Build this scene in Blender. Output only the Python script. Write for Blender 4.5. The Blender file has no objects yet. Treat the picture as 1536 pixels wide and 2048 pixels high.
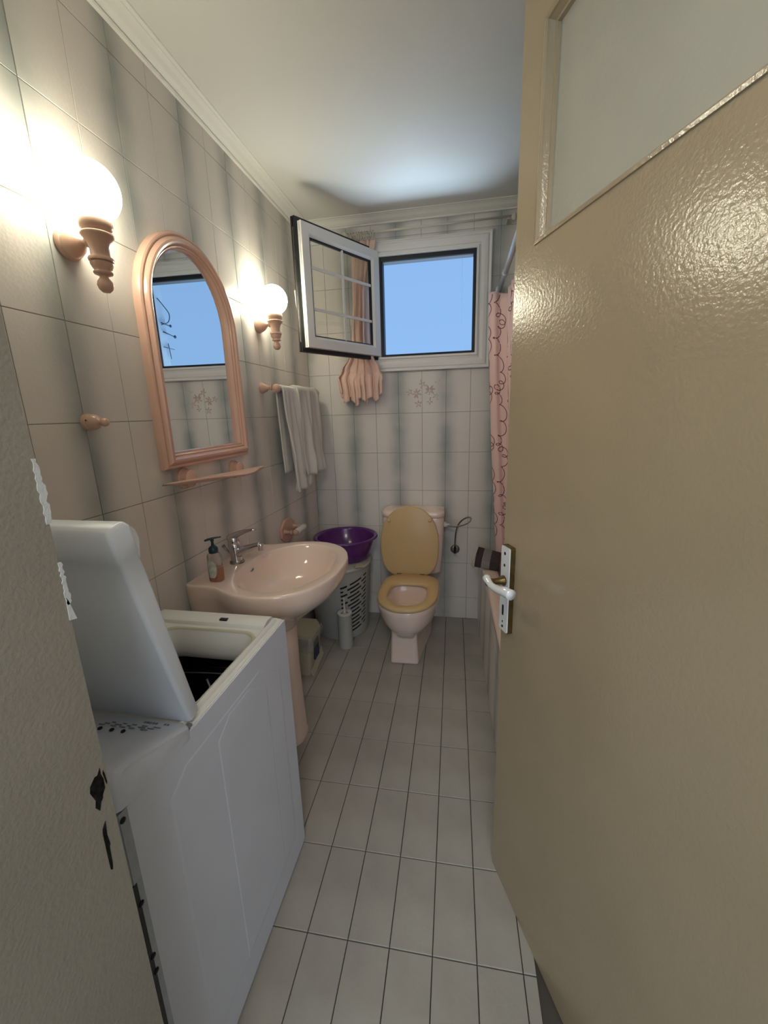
import bpy, bmesh, math, random
from mathutils import Vector, Matrix, noise
random.seed(7)
SC = bpy.context.scene
COL = SC.collection

# ------------------------------------------------------------------ camera
F_PX, W_PX = 814.976, 1536.0
cam_d = bpy.data.cameras.new('camera')
cam = bpy.data.objects.new('camera', cam_d)
COL.objects.link(cam)
cam_d.sensor_fit = 'HORIZONTAL'
cam_d.sensor_width = 36.0
cam_d.lens = 36.0 * F_PX / W_PX
cam_d.clip_start = 0.02
R_ = Vector((0.98325027, 0.1801712, -0.02751802))
U_ = Vector((-0.01607304, 0.2361096, 0.97159349))
F_ = Vector((-0.18155044, 0.95487727, -0.23505072))
M = Matrix((R_, U_, -F_)).transposed().to_4x4()
M.translation = (0.98488, -2.67643, 1.42218)
cam.matrix_world = M
SC.camera = cam

# ------------------------------------------------------------------ world, light, exposure
SC.view_settings.view_transform = 'Standard'
SC.view_settings.look = 'None'
SC.view_settings.gamma = 1.0
SC.view_settings.use_curve_mapping = False
SC.view_settings.exposure = 1.75
world = bpy.data.worlds.new('sky')
SC.world = world
world.use_nodes = True
wn = world.node_tree
wn.nodes.clear()
w_out = wn.nodes.new('ShaderNodeOutputWorld')
w_bg = wn.nodes.new('ShaderNodeBackground')
w_tc = wn.nodes.new('ShaderNodeTexCoord')
w_sep = wn.nodes.new('ShaderNodeSeparateXYZ')
w_ramp = wn.nodes.new('ShaderNodeValToRGB')
w_ramp.color_ramp.elements[0].position = 0.0
w_ramp.color_ramp.elements[0].color = (0.29, 0.52, 0.90, 1)
w_ramp.color_ramp.elements[1].position = 0.6
w_ramp.color_ramp.elements[1].color = (0.235, 0.44, 0.80, 1)
wn.links.new(w_tc.outputs['Generated'], w_sep.inputs[0])
wn.links.new(w_sep.outputs['Z'], w_ramp.inputs[0])
wn.links.new(w_ramp.outputs[0], w_bg.inputs[0])
wn.links.new(w_bg.outputs[0], w_out.inputs[0])
w_bg.inputs[1].default_value = 0.305
GLOBE_STRENGTH = 8.4
GLOBE_COLOR = (1.0, 0.96, 0.75)
def area_light(name, loc, rot, size, power, color):
    d = bpy.data.lights.new(name, 'AREA')
    d.energy = power; d.color = color; d.shape = 'RECTANGLE'; d.size = size[0]; d.size_y = size[1]
    o = bpy.data.objects.new(name, d); COL.objects.link(o)
    o.location = loc; o.rotation_euler = rot
    return o
# daylight of the hall behind the camera (its window is in the hall's back wall)
area_light('hall_daylight', (0.95, -4.35, 1.45), (math.radians(90), 0, 0), (2.2, 2.0), 9.2, (0.58, 0.77, 1.0))
# unseen warm lamp added in the hall to fill the lower room
area_light('hall_warm_fill', (1.05, -3.25, 2.44), (math.radians(18), 0, 0), (0.5, 0.5), 3.6, (1.0, 0.90, 0.76))
# unseen area lamp added as a stand-in for daylight bounced onto the ceiling
area_light('window_uplight_fill', (0.9, 2.0, 0.0), (math.radians(136), 0, math.radians(180)), (2.4, 1.4), 52.0, (0.58, 0.78, 1.0))

# ------------------------------------------------------------------ helpers
WL = {}
def link(o, parent, wloc):
    COL.objects.link(o)
    WL[o] = Vector(wloc)
    if parent is not None:
        o.parent = parent
        o.location = Vector(wloc) - WL[parent]
    else:
        o.location = wloc
    return o
def tag(o, label=None, cat=None, group=None, kind=None):
    if label: o['label'] = label
    if cat: o['category'] = cat
    if group: o['group'] = group
    if kind: o['kind'] = kind
    return o
def thing(name, label, cat, loc, group=None):
    o = bpy.data.objects.new(name, None)
    o.empty_display_size = 0.05
    link(o, None, loc)
    return tag(o, label, cat, group)
def struct_empty(name, loc=(0, 0, 0)):
    o = bpy.data.objects.new(name, None)
    link(o, None, loc)
    o['kind'] = 'structure'
    return o
def mk(name, vf, mats, parent=None, smooth=False, center=None, angle=None, matidx=None):
    v, f = vf
    me = bpy.data.meshes.new(name)
    if center is None:
        xs = [p[0] for p in v]; ys = [p[1] for p in v]; zs = [p[2] for p in v]
        center = ((min(xs)+max(xs))/2, (min(ys)+max(ys))/2, (min(zs)+max(zs))/2)
    c = Vector(center)
    me.from_pydata([tuple(Vector(p)-c) for p in v], [], f)
    bm = bmesh.new(); bm.from_mesh(me)
    bmesh.ops.recalc_face_normals(bm, faces=bm.faces)
    bm.to_mesh(me); bm.free()
    if not isinstance(mats, (list, tuple)): mats = [mats]
    for m in mats: me.materials.append(m)
    if matidx:
        for i, p in enumerate(me.polygons): p.material_index = matidx[i]
    if smooth:
        me.shade_smooth()
        if angle: 
            try: me.set_sharp_from_angle(angle=math.radians(angle))
            except Exception: pass
    o = bpy.data.objects.new(name, me)
    return link(o, parent, c)
def bevel(o, w, seg=2):
    m = o.modifiers.new('bevel', 'BEVEL'); m.width = w; m.segments = seg; m.limit_method = 'ANGLE'; m.angle_limit = math.radians(35)
    o.data.shade_smooth()
    try: o.data.set_sharp_from_angle(angle=math.radians(50))
    except Exception: pass
    return o
def join(*parts):
    V = []; Fc = []
    for v, f in parts:
        n = len(V); V += list(v); Fc += [tuple(i+n for i in q) for q in f]
    return V, Fc
def box(a, b):
    x0, y0, z0 = a; x1, y1, z1 = b
    return ([(x0,y0,z0),(x1,y0,z0),(x1,y1,z0),(x0,y1,z0),(x0,y0,z1),(x1,y0,z1),(x1,y1,z1),(x0,y1,z1)],
            [(0,3,2,1),(4,5,6,7),(0,1,5,4),(1,2,6,5),(2,3,7,6),(3,0,4,7)])
def prism(outline, axis, a, b):
    """outline: 2D points; axis 'x','y','z' extrusion from a to b"""
    n = len(outline)
    def P(p, t):
        return {'x': (t, p[0], p[1]), 'y': (p[0], t, p[1]), 'z': (p[0], p[1], t)}[axis]
    v = [P(p, a) for p in outline] + [P(p, b) for p in outline]
    f = [tuple(range(n-1, -1, -1)), tuple(range(n, 2*n))]
    for i in range(n):
        j = (i+1) % n
        f.append((i, j, n+j, n+i))
    return v, f
def loft(rings, cap0=True, cap1=True, closed=True):
    n = len(rings[0]); v = [p for r in rings for p in r]; f = []
    for k in range(len(rings)-1):
        for i in range(n if closed else n-1):
            j = (i+1) % n
            f.append((k*n+i, k*n+j, (k+1)*n+j, (k+1)*n+i))
    if cap0: f.append(tuple(range(n-1, -1, -1)))
    if cap1: f.append(tuple(range((len(rings)-1)*n, len(rings)*n)))
    return v, f
def lathe(profile, org, axis='z', seg=32, cap=True):
    """profile: (t along axis, radius)"""
    rings = []
    ox, oy, oz = org
    for t, r in profile:
        ring = []
        for i in range(seg):
            a = 2*math.pi*i/seg; c, s = r*math.cos(a), r*math.sin(a)
            if axis == 'z': ring.append((ox+c, oy+s, oz+t))
            elif axis == 'x': ring.append((ox+t, oy+c, oz+s))
            else: ring.append((ox+c, oy+t, oz+s))
        rings.append(ring)
    return loft(rings, cap, cap)
def smoothpts(pts, n=8):
    """Catmull-Rom"""
    P = [Vector(p) for p in pts]
    P = [2*P[0]-P[1]] + P + [2*P[-1]-P[-2]]
    out = []
    for i in range(1, len(P)-2):
        p0, p1, p2, p3 = P[i-1], P[i], P[i+1], P[i+2]
        for k in range(n):
            t = k/n
            out.append(0.5*((2*p1)+(p2-p0)*t+(2*p0-5*p1+4*p2-p3)*t*t+(3*p1-p0-3*p2+p3)*t**3))
    out.append(P[-2])
    return out
def tube(pts, r, seg=10, cap=True, squash=1.0):
    pts = [Vector(p) for p in pts]; n = len(pts); rings = []
    up = None
    for i, p in enumerate(pts):
        t = (pts[min(i+1, n-1)] - pts[max(i-1, 0)]).normalized()
        if up is None:
            ref = Vector((0, 0, 1)) if abs(t.z) < .9 else Vector((1, 0, 0))
            up = (ref - t*ref.dot(t)).normalized()
        else:
            up = (up - t*up.dot(t))
            up = up.normalized() if up.length > 1e-6 else Vector((0, 1, 0))
        side = t.cross(up)
        rr = r(i/(n-1)) if callable(r) else r
        rings.append([tuple(p + side*(rr*math.cos(2*math.pi*k/seg)) + up*(rr*squash*math.sin(2*math.pi*k/seg))) for k in range(seg)])
    return loft(rings, cap, cap)
def sphere(c, r, seg=16, rng=10, s=(1, 1, 1)):
    prof = []
    for k in range(rng+1):
        a = -math.pi/2 + math.pi*k/rng
        prof.append((r*math.sin(a)*s[2], max(r*math.cos(a), 1e-5)))
    v, f = lathe(prof, (0, 0, 0), 'z', seg)
    return [(p[0]*s[0]+c[0], p[1]*s[1]+c[1], p[2]+c[2]) for p in v], f
def grid(fn, nu, nv):
    v = [tuple(fn(i/nu, j/nv)) for j in range(nv+1) for i in range(nu+1)]
    f = [(j*(nu+1)+i, j*(nu+1)+i+1, (j+1)*(nu+1)+i+1, (j+1)*(nu+1)+i) for j in range(nv) for i in range(nu)]
    return v, f
def solid(o, t, off=0):
    m = o.modifiers.new('solid', 'SOLIDIFY'); m.thickness = t; m.offset = off
    return o
def rrect(x0, y0, x1, y1, r, n=5):
    out = []
    for cx, cy, a0 in ((x1-r, y1-r, 0), (x0+r, y1-r, 90), (x0+r, y0+r, 180), (x1-r, y0+r, 270)):
        for k in range(n+1):
            a = math.radians(a0+90*k/n); out.append((cx+r*math.cos(a), cy+r*math.sin(a)))
    return out
def ell(cx, cy, a, b, z, n=48, p=2.0):
    out = []
    for i in range(n):
        t = 2*math.pi*i/n; c, s = math.cos(t), math.sin(t)
        out.append((cx + a*math.copysign(abs(c)**(2/p), c), cy + b*math.copysign(abs(s)**(2/p), s), z))
    return out
def sstep(a, b, x):
    t = min(max((x-a)/(b-a), 0), 1); return t*t*(3-2*t)

# ------------------------------------------------------------------ materials
def mat(name, color, rough=0.5, metal=0.0, bump=0.0, bscale=60.0, vary=0.0, vscale=6.0, spec=0.5, coat=0.0, color2=None, emit=None, trans=0.0, alpha=1.0, ior=1.45, sss=0.0, bdist=0.002):
    m = bpy.data.materials.new(name); m.use_nodes = True
    nt = m.node_tree; b = nt.nodes['Principled BSDF']
    b.inputs['Base Color'].default_value = (*color, 1)
    b.inputs['Roughness'].default_value = rough
    b.inputs['Metallic'].default_value = metal
    b.inputs['Specular IOR Level'].default_value = spec
    b.inputs['Coat Weight'].default_value = coat
    b.inputs['Coat Roughness'].default_value = 0.06
    b.inputs['Transmission Weight'].default_value = trans
    b.inputs['IOR'].default_value = ior
    b.inputs['Alpha'].default_value = alpha
    if sss:
        b.inputs['Subsurface Weight'].default_value = sss
        b.inputs['Subsurface Scale'].default_value = 0.01
    tc = nt.nodes.new('ShaderNodeTexCoord')
    if vary or color2:
        n = nt.nodes.new('ShaderNodeTexNoise'); n.inputs['Scale'].default_value = vscale; n.inputs['Detail'].default_value = 5
        nt.links.new(tc.outputs['Object'], n.inputs['Vector'])
        r = nt.nodes.new('ShaderNodeValToRGB')
        c2 = color2 or tuple(c*(1-vary) for c in color)
        r.color_ramp.elements[0].position = 0.35; r.color_ramp.elements[0].color = (*c2, 1)
        r.color_ramp.elements[1].position = 0.65; r.color_ramp.elements[1].color = (*color, 1)
        nt.links.new(n.outputs['Fac'], r.inputs[0]); nt.links.new(r.outputs[0], b.inputs['Base Color'])
    if bump:
        n = nt.nodes.new('ShaderNodeTexNoise'); n.inputs['Scale'].default_value = bscale; n.inputs['Detail'].default_value = 3
        nt.links.new(tc.outputs['Object'], n.inputs['Vector'])
        bp = nt.nodes.new('ShaderNodeBump'); bp.inputs['Strength'].default_value = bump; bp.inputs['Distance'].default_value = bdist
        nt.links.new(n.outputs['Fac'], bp.inputs['Height']); nt.links.new(bp.outputs[0], b.inputs['Normal'])
    if emit:
        b.inputs['Emission Color'].default_value = (*emit[0], 1); b.inputs['Emission Strength'].default_value = emit[1]
    return m
def wall_tile_mat(name, side):
    """glazed tile print: pale rose beige, clouded grey-green towards one long edge (side=+1/-1)"""
    m = bpy.data.materials.new(name); m.use_nodes = True
    nt = m.node_tree; N = nt.nodes.new; L = nt.links.new; b = nt.nodes['Principled BSDF']
    tc = N('ShaderNodeTexCoord'); sep = N('ShaderNodeSeparateXYZ'); L(tc.outputs['Object'], sep.inputs[0])
    oi = N('ShaderNodeObjectInfo')
    # offset the noise per tile
    add = N('ShaderNodeVectorMath'); add.operation = 'ADD'; L(tc.outputs['Object'], add.inputs[0])
    mul = N('ShaderNodeVectorMath'); mul.operation = 'SCALE'; L(oi.outputs['Location'], mul.inputs[0]); mul.inputs['Scale'].default_value = 0.85
    L(mul.outputs[0], add.inputs[1])
    no = N('ShaderNodeTexNoise'); no.inputs['Scale'].default_value = 5.5; no.inputs['Detail'].default_value = 2; L(add.outputs[0], no.inputs['Vector'])
    mr = N('ShaderNodeMapRange'); mr.inputs['From Min'].default_value = -0.045*side; mr.inputs['From Max'].default_value = 0.078*side
    L(sep.outputs['X'], mr.inputs['Value']); mr.interpolation_type = 'SMOOTHSTEP'
    pw = N('ShaderNodeMath'); pw.operation = 'POWER'; L(mr.outputs[0], pw.inputs[0]); pw.inputs[1].default_value = 1.7
    nr = N('ShaderNodeMapRange'); nr.inputs['From Min'].default_value = 0.32; nr.inputs['From Max'].default_value = 0.68
    nr.inputs['To Min'].default_value = 0.45; nr.inputs['To Max'].default_value = 1.0; L(no.outputs['Fac'], nr.inputs['Value'])
    mm = N('ShaderNodeMath'); mm.operation = 'MULTIPLY'; L(pw.outputs[0], mm.inputs[0]); L(nr.outputs[0], mm.inputs[1])
    mix = N('ShaderNodeMix'); mix.data_type = 'RGBA'; L(mm.outputs[0], mix.inputs['Factor'])
    mix.inputs['A'].default_value = (0.76, 0.705, 0.65, 1); mix.inputs['B'].default_value = (0.33, 0.355, 0.335, 1)
    n2 = N('ShaderNodeTexNoise'); n2.inputs['Scale'].default_value = 700; n2.inputs['Detail'].default_value = 1; L(tc.outputs['Object'], n2.inputs['Vector'])
    mx2 = N('ShaderNodeMix'); mx2.data_type = 'RGBA'; mx2.blend_type = 'MULTIPLY'; mx2.inputs['Factor'].default_value = 0.22
    L(mix.outputs['Result'], mx2.inputs['A']); L(n2.outputs['Color'], mx2.inputs['B'])
    mx3 = N('ShaderNodeMix'); mx3.data_type = 'RGBA'; mx3.blend_type = 'MIX'; mx3.inputs['Factor'].default_value = 0.15
    L(mix.outputs['Result'], mx3.inputs['A']); L(mx2.outputs['Result'], mx3.inputs['B'])
    L(mx3.outputs['Result'], b.inputs['Base Color'])
    b.inputs['Roughness'].default_value = 0.34
    b.inputs['Specular IOR Level'].default_value = 0.22
    vo = N('ShaderNodeTexVoronoi'); vo.inputs['Scale'].default_value = 120; L(tc.outputs['Object'], vo.inputs['Vector'])
    bp = N('ShaderNodeBump'); bp.inputs['Strength'].default_value = 0.22; bp.inputs['Distance'].default_value = 0.0012
    L(vo.outputs['Distance'], bp.inputs['Height'])
    ng = N('ShaderNodeTexNoise'); ng.inputs['Scale'].default_value = 9; L(add.outputs[0], ng.inputs['Vector'])
    bp2 = N('ShaderNodeBump'); bp2.inputs['Strength'].default_value = 0.25; bp2.inputs['Distance'].default_value = 0.004
    L(ng.outputs['Fac'], bp2.inputs['Height']); L(bp.outputs[0], bp2.inputs['Normal']); L(bp2.outputs[0], b.inputs['Normal'])
    return m
M_tileA = wall_tile_mat('tile_shade_left', -1)
M_tileB = wall_tile_mat('tile_shade_right', 1)
M_grout = mat('grout', (0.34, 0.31, 0.27), 0.9, vary=0.45, vscale=3)
M_floor = mat('floor_tile', (0.42, 0.395, 0.345), 0.42, bump=0.25, bscale=90, color2=(0.37, 0.34, 0.295), vscale=7)
M_fgrout = mat('floor_grout', (0.10, 0.085, 0.07), 0.9, vary=0.3)
M_ceil = mat('ceiling_paint', (0.66, 0.655, 0.615), 0.8, bump=0.3, bscale=14, bdist=0.006)
M_corn = mat('cornice_paint', (0.76, 0.75, 0.70), 0.55)
M_plaster = mat('plaster', (0.66, 0.63, 0.57), 0.8, bump=0.3, bscale=30)
M_door = mat('door_gloss_paint', (0.42, 0.325, 0.20), 0.17, bump=0.5, bscale=150, vary=0.08, vscale=3.5, coat=0.0, spec=0.8, bdist=0.0013)
M_door2 = mat('door_panel_paint', (0.46, 0.44, 0.36), 0.40, bump=0.4, bscale=120, vary=0.06, bdist=0.001)
M_jamb = mat('jamb_paint', (0.31, 0.275, 0.22), 0.6, bump=0.3, bscale=220, vary=0.1, vscale=5)
M_flake = mat('bare_plaster', (0.62, 0.62, 0.60), 0.85, bump=0.4, bscale=200)
M_hole = mat('raw_dark_hole', (0.006, 0.005, 0.004), 0.95, bump=0.6, bscale=260, spec=0.1, color2=(0.022, 0.020, 0.018), vscale=160)
M_pinkw = mat('pink_lacquered_wood', (0.64, 0.41, 0.30), 0.28, coat=0.4, vary=0.05)
M_pinkf = mat('pink_lacquered_frame', (0.68, 0.42, 0.32), 0.26, coat=0.4, vary=0.05)
M_pinkp = mat('pink_shelf', (0.66, 0.43, 0.35), 0.45)
M_china = mat('pink_vitreous_china', (0.84, 0.66, 0.56), 0.10, coat=0.5, vary=0.03)
M_seat = mat('ochre_seat_plastic', (0.62, 0.425, 0.205), 0.32, vary=0.05)
M_white = mat('white_appliance_enamel', (0.68, 0.71, 0.80), 0.33, bump=0.15, bscale=25, vary=0.04)
M_lid = mat('white_lid_plastic', (0.84, 0.88, 0.95), 0.35)  # whiter than the cabinet to make up for the shade on the lid
M_whitep = mat('white_appliance_plastic', (0.69, 0.69, 0.66), 0.30)
M_cream = mat('cream_gasket', (0.50, 0.48, 0.36), 0.5)
M_pvc = mat('white_window_pvc', (0.78, 0.75, 0.71), 0.32)
M_black = mat('black_rubber_and_shade', (0.012, 0.012, 0.014), 0.45)
M_dark = mat('dark_steel', (0.035, 0.034, 0.036), 0.28, metal=0.7, vary=0.5)
M_chrome = mat('chrome', (0.62, 0.62, 0.63), 0.10, metal=1.0)
M_dchrome = mat('dull_chrome', (0.36, 0.34, 0.31), 0.28, metal=1.0, vary=0.3, vscale=60)
M_steel = mat('galvanised_steel', (0.46, 0.50, 0.56), 0.42, metal=0.6, vary=0.15, vscale=30)
M_brass = mat('aged_brass', (0.20, 0.135, 0.055), 0.33, metal=0.85, vary=0.3, vscale=60)
M_mirror = mat('mirror_glass', (0.86, 0.88, 0.86), 0.005, metal=1.0)
M_globe = mat('opal_globe_lit', (0.9, 0.9, 0.85), 0.2, emit=(GLOBE_COLOR, GLOBE_STRENGTH))
M_towel = mat('cream_terry', (0.76, 0.72, 0.66), 0.95, bump=1.0, bscale=420, bdist=0.004)
M_roll = mat('white_roller', (0.72, 0.70, 0.66), 0.5)
M_purple = mat('purple_plastic', (0.105, 0.020, 0.165), 0.22, coat=0.3)
M_ham = mat('off_white_plastic', (0.47, 0.455, 0.41), 0.42)
M_hamd = mat('hamper_inside_shade', (0.05, 0.042, 0.035), 0.9)
M_bin = mat('cream_plastic', (0.50, 0.46, 0.33), 0.45)
M_blue = mat('navy_panel', (0.035, 0.045, 0.10), 0.5)
M_bag = mat('clear_bag', (0.62, 0.60, 0.56), 0.25, alpha=0.38, bump=1.0, bscale=40, bdist=0.01)
M_curt = mat('salmon_fabric', (0.82, 0.57, 0.46), 0.85, bump=0.4, bscale=350, sss=0.0)
M_scurt = mat('pink_curtain_vinyl', (0.90, 0.62, 0.56), 0.45, bump=0.2, bscale=60)
M_squig = mat('dark_red_print', (0.16, 0.035, 0.04), 0.5)
M_rod = mat('white_enamel_rod', (0.62, 0.64, 0.66), 0.2, metal=0.2)
M_ivory = mat('ivory_plastic', (0.60, 0.56, 0.45), 0.4)
M_soap = mat('orange_soap', (0.50, 0.13, 0.018), 0.25, coat=0.5)
M_clear = mat('clear_plastic', (0.85, 0.80, 0.76), 0.1, trans=0.9, ior=1.25)
M_teal = mat('dark_teal_plastic', (0.008, 0.035, 0.045), 0.3)
M_label = mat('paper_label', (0.60, 0.60, 0.50), 0.6, color2=(0.40, 0.43, 0.36), vscale=90)
M_sponge = mat('worn_sponge', (0.42, 0.40, 0.20), 0.95, bump=1, bscale=200, color2=(0.50, 0.47, 0.38), vscale=40)
M_dgrey = mat('charcoal_felt', (0.055, 0.042, 0.042), 0.95, bump=1, bscale=250)
M_lgrey = mat('grey_felt', (0.27, 0.245, 0.235), 0.95, bump=1, bscale=250)
M_ecru = mat('ecru_binding', (0.55, 0.50, 0.38), 0.9, bump=0.6, bscale=200)
M_ext = mat('outside_wall_paint', (0.62, 0.72, 0.80), 0.8, vary=0.08)
M_extd = mat('outside_cable', (0.06, 0.09, 0.13), 0.6)
M_print = mat('grey_print', (0.20, 0.20, 0.21), 0.5)
M_petal = mat('flower_print', (0.62, 0.50, 0.43), 0.3, color2=(0.46, 0.34, 0.28), vscale=45)
M_porw = mat('white_porcelain_grip', (0.80, 0.80, 0.79), 0.08, coat=0.6)
def glass_mat():
    m = bpy.data.materials.new('window_glass'); m.use_nodes = True
    b = m.node_tree.nodes['Principled BSDF']
    b.inputs['Base Color'].default_value = (0.93, 0.95, 0.95, 1); b.inputs['Roughness'].default_value = 0.0
    b.inputs['Transmission Weight'].default_value = 1.0; b.inputs['IOR'].default_value = 1.5
    return m
M_glass = glass_mat()

# ------------------------------------------------------------------ room shell
CEIL, CLOW = 2.535, 2.503
XR, YF = 1.86, -2.36        # right wall, door wall (inner face)
DXL, DXR = 0.594, 1.415     # door opening
def wall_obj(name, vf, m):
    o = mk(name, vf, m); o['kind'] = 'structure'; return o
wall_left = wall_obj('wall_left', box((-0.12, YF-0.2, -0.05), (-0.0016, 0.10, CEIL)), M_grout)
OX0, OX1, OZ0, OZ1 = 0.492, 1.060, 1.762, 2.322          # window opening
BK = 0.0016; BT = 0.07
wall_back = wall_obj('wall_back', join(box((-0.0016, BK, -0.05), (OX0, BT, CEIL)), box((OX1, BK, -0.05), (XR+0.1, BT, CEIL)),
    box((OX0, BK, -0.05), (OX1, BT, OZ0)), box((OX0, BK, OZ1), (OX1, BT, CEIL))), M_grout)
wall_right = wall_obj('wall_right', box((XR, YF-0.2, -0.05), (XR+0.1, BK, CEIL)), M_plaster)
wall_front = wall_obj('wall_front', join(box((-0.0016, YF-0.25, -0.05), (DXL-0.03, YF, CEIL)), box((DXR+0.03, YF-0.25, -0.05), (XR, YF, CEIL)),
    box((DXL-0.03, YF-0.25, 2.31), (DXR+0.03, YF, CEIL))), M_plaster)
ceiling = wall_obj('ceiling', box((-0.12, -4.6, CEIL), (2.3, 0.10, CEIL+0.1)), M_ceil)
floor = wall_obj('floor', box((-0.12, -4.6, -0.06), (2.3, 0.0016, -0.0045)), M_fgrout)
# hall behind the camera
wall_hall_left = wall_obj('wall_hall_left', box((-0.5, -4.6, -0.05), (-0.4, YF-0.25, CEIL)), M_plaster)
wall_hall_right = wall_obj('wall_hall_right', box((2.2, -4.6, -0.05), (2.3, YF-0.25, CEIL)), M_plaster)
wall_hall_back = wall_obj('wall_hall_back', box((-0.5, -4.6, -0.05), (2.3, -4.5, CEIL)), M_plaster)
wall_hall_front = wall_obj('wall_hall_front', join(box((-0.5, YF-0.25, -0.05), (-0.12, YF-0.03, CEIL)), box((XR+0.1, YF-0.25, -0.05), (2.3, YF-0.03, CEIL))), M_plaster)

# --- tiles: a box with a chamfered front, shared by all uncut tiles
def tile_geo(u0, u1, v0, v1, t=0.0056, ch=0.0009, g=0.0009):
    u0 += g; u1 -= g; v0 += g; v1 -= g
    back = [(u0, t, v0), (u1, t, v0), (u1, t, v1), (u0, t, v1)]
    mid = [(u0, ch, v0), (u1, ch, v0), (u1, ch, v1), (u0, ch, v1)]
    fr = [(u0+ch, 0, v0+ch), (u1-ch, 0, v0+ch), (u1-ch, 0, v1-ch), (u0+ch, 0, v1-ch)]
    v = back+mid+fr
    f = [(0, 1, 2, 3)]
    for a in (0, 4):
        for i in range(4):
            j = (i+1) % 4; f.append((a+i, a+4+i, a+4+j, a+j))
    f.append((8, 9, 10, 11))
    return v, f
TW, TH = 0.15, 0.25197
ROW0 = 1.6716 + 3*TH
def row_z(k): return ROW0 - k*TH
_tm = {}
def tile_mesh(key, u0, u1, v0, v1, m):
    k = (key, round(u0, 4), round(u1, 4), round(v0, 4), round(v1, 4))
    if k not in _tm:
        v, f = tile_geo(u0, u1, v0, v1)
        me = bpy.data.meshes.new('wall_tile'); me.from_pydata(v, [], f)
        bm = bmesh.new(); bm.from_mesh(me); bmesh.ops.recalc_face_normals(bm, faces=bm.faces); bm.to_mesh(me); bm.free()
        me.materials.append(m); _tm[k] = me
    return _tm[k]
def add_tile(parent, centre, rz, u0, u1, v0, v1, shade, name='wall_tile'):
    me = tile_mesh('AB'[shade], u0, u1, v0, v1, (M_tileA, M_tileB)[shade])
    o = bpy.data.objects.new(name, me); link(o, parent, centre); o.rotation_euler = (0, 0, rz+random.uniform(-.0012, .0012))
    return o
YA = -1.72656
for c in range(-5, 12):
    y0, y1 = YA+c*TW, YA+(c+1)*TW
    a, b_ = max(y0, YF), min(y1, 0.0)
    if b_-a < 0.01: continue
    for k in range(-1, 11):
        z1, z0 = row_z(k), row_z(k+1)
        zc, yc = (z0+z1)/2, (y0+y1)/2
        p, q = max(z0, 0.0), min(z1, CEIL-0.004)
        if q-p < 0.01: continue
        add_tile(wall_left, (0, yc, zc), math.pi/2, a-yc, b_-yc, p-zc, q-zc, c % 2)
XB = 0.1419
CASX0, CASX1, CASZ0, CASZ1 = 0.407, 1.145, 1.675, 2.408   # outer edge of the window casing
for c in range(-1, 12):
    x0, x1 = XB+c*TW, XB+(c+1)*TW
    a, b_ = max(x0, 0.0), min(x1, XR)
    if b_-a < 0.01: continue
    for k in range(-1, 11):
        z1, z0 = row_z(k), row_z(k+1)
        zc, xc = (z0+z1)/2, (x0+x1)/2
        p, q = max(z0, 0.0), min(z1, CEIL-0.004)
        if q-p < 0.01: continue
        aa, bb = a, b_
        if aa < OX1+.01 and bb > OX0-.01 and p < OZ1+.01 and q > OZ0-.01:   # cut round the window opening, under the casing
            side = (aa, OX0-.03) if aa < CASX0+.05 else ((OX1+.03, bb) if bb > CASX1-.05 else None)
            band = (p, OZ0-.03) if p < CASZ0 else ((OZ1+.03, q) if q > CASZ1 else None)
            if side and band:      # L-shaped tile at a corner of the casing
                (s0, s1), (b0, b1) = side, band
                low = b0 == p; left = s0 == aa
                hz_ = b1 if low else b0; vx_ = s1 if left else s0
                oz_ = q if low else p; ox_ = bb if left else aa
                far_x, far_z = (bb if left else aa), (q if low else p)
                out_x, out_z = (aa if left else bb), (p if low else q)
                L6 = [(out_x, out_z), (far_x, out_z), (far_x, hz_), (vx_, hz_), (vx_, far_z), (out_x, far_z)]
                g_ = .0009
                cxm = sum(pp[0] for pp in L6)/6; czm = sum(pp[1] for pp in L6)/6
                L6 = [(pp[0]+(g_ if pp[0] < cxm else -g_), pp[1]+(g_ if pp[1] < czm else -g_)) for pp in L6]
                mk('wall_tile', prism(L6, 'y', 0.0, .0056), (M_tileA, M_tileB)[0 if c % 2 else 1], wall_back, center=(xc, 0, zc))
                continue
            if band: p, q = band
            elif side: aa, bb = side
            else: continue
        if q-p < 0.01 or bb-aa < .01: continue
        add_tile(wall_back, (xc, 0, zc), 0, aa-xc, bb-xc, p-zc, q-zc, 0 if c % 2 else 1)
# faint printed flower over two tiles below the window
pet = []
rp = random.Random(3)
def petal(cx, cz, ang, ln, wd):
    n = 9; pts = []
    for i in range(n):
        t = i/(n-1); w = wd*math.sin(math.pi*t)**.8*(1+.2*math.sin(9*t)); pts.append((t*ln, w))
    out = pts + [(p[0], -p[1]*.6) for p in reversed(pts[1:-1])]
    ca, sa = math.cos(ang), math.sin(ang)
    return prism([(cx+p[0]*ca-p[1]*sa, cz+p[0]*sa+p[1]*ca) for p in out], 'y', -0.0007, 0.0005)
for cx, cz, n, ln in ((0.705, 1.540, 7, .040), (0.790, 1.555, 7, .042), (0.745, 1.595, 5, .03), (0.665, 1.55, 5, .028), (0.83, 1.52, 5, .028), (0.72, 1.475, 5, .030), (0.79, 1.485, 4, .03), (0.84, 1.60, 3, .025)):
    a0 = rp.random()*6
    for i in range(n):
        a = a0+2*math.pi*i/n+rp.uniform(-.2, .2)
        pet.append(petal(cx+.003*math.cos(a), cz+.003*math.sin(a), a, ln*rp.uniform(.5, .95), ln*rp.uniform(.14, .26)))
o = mk('flower_print', join(*pet), M_petal, wall_back); o['label'] = 'faint rose flower print across two tiles'

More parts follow.
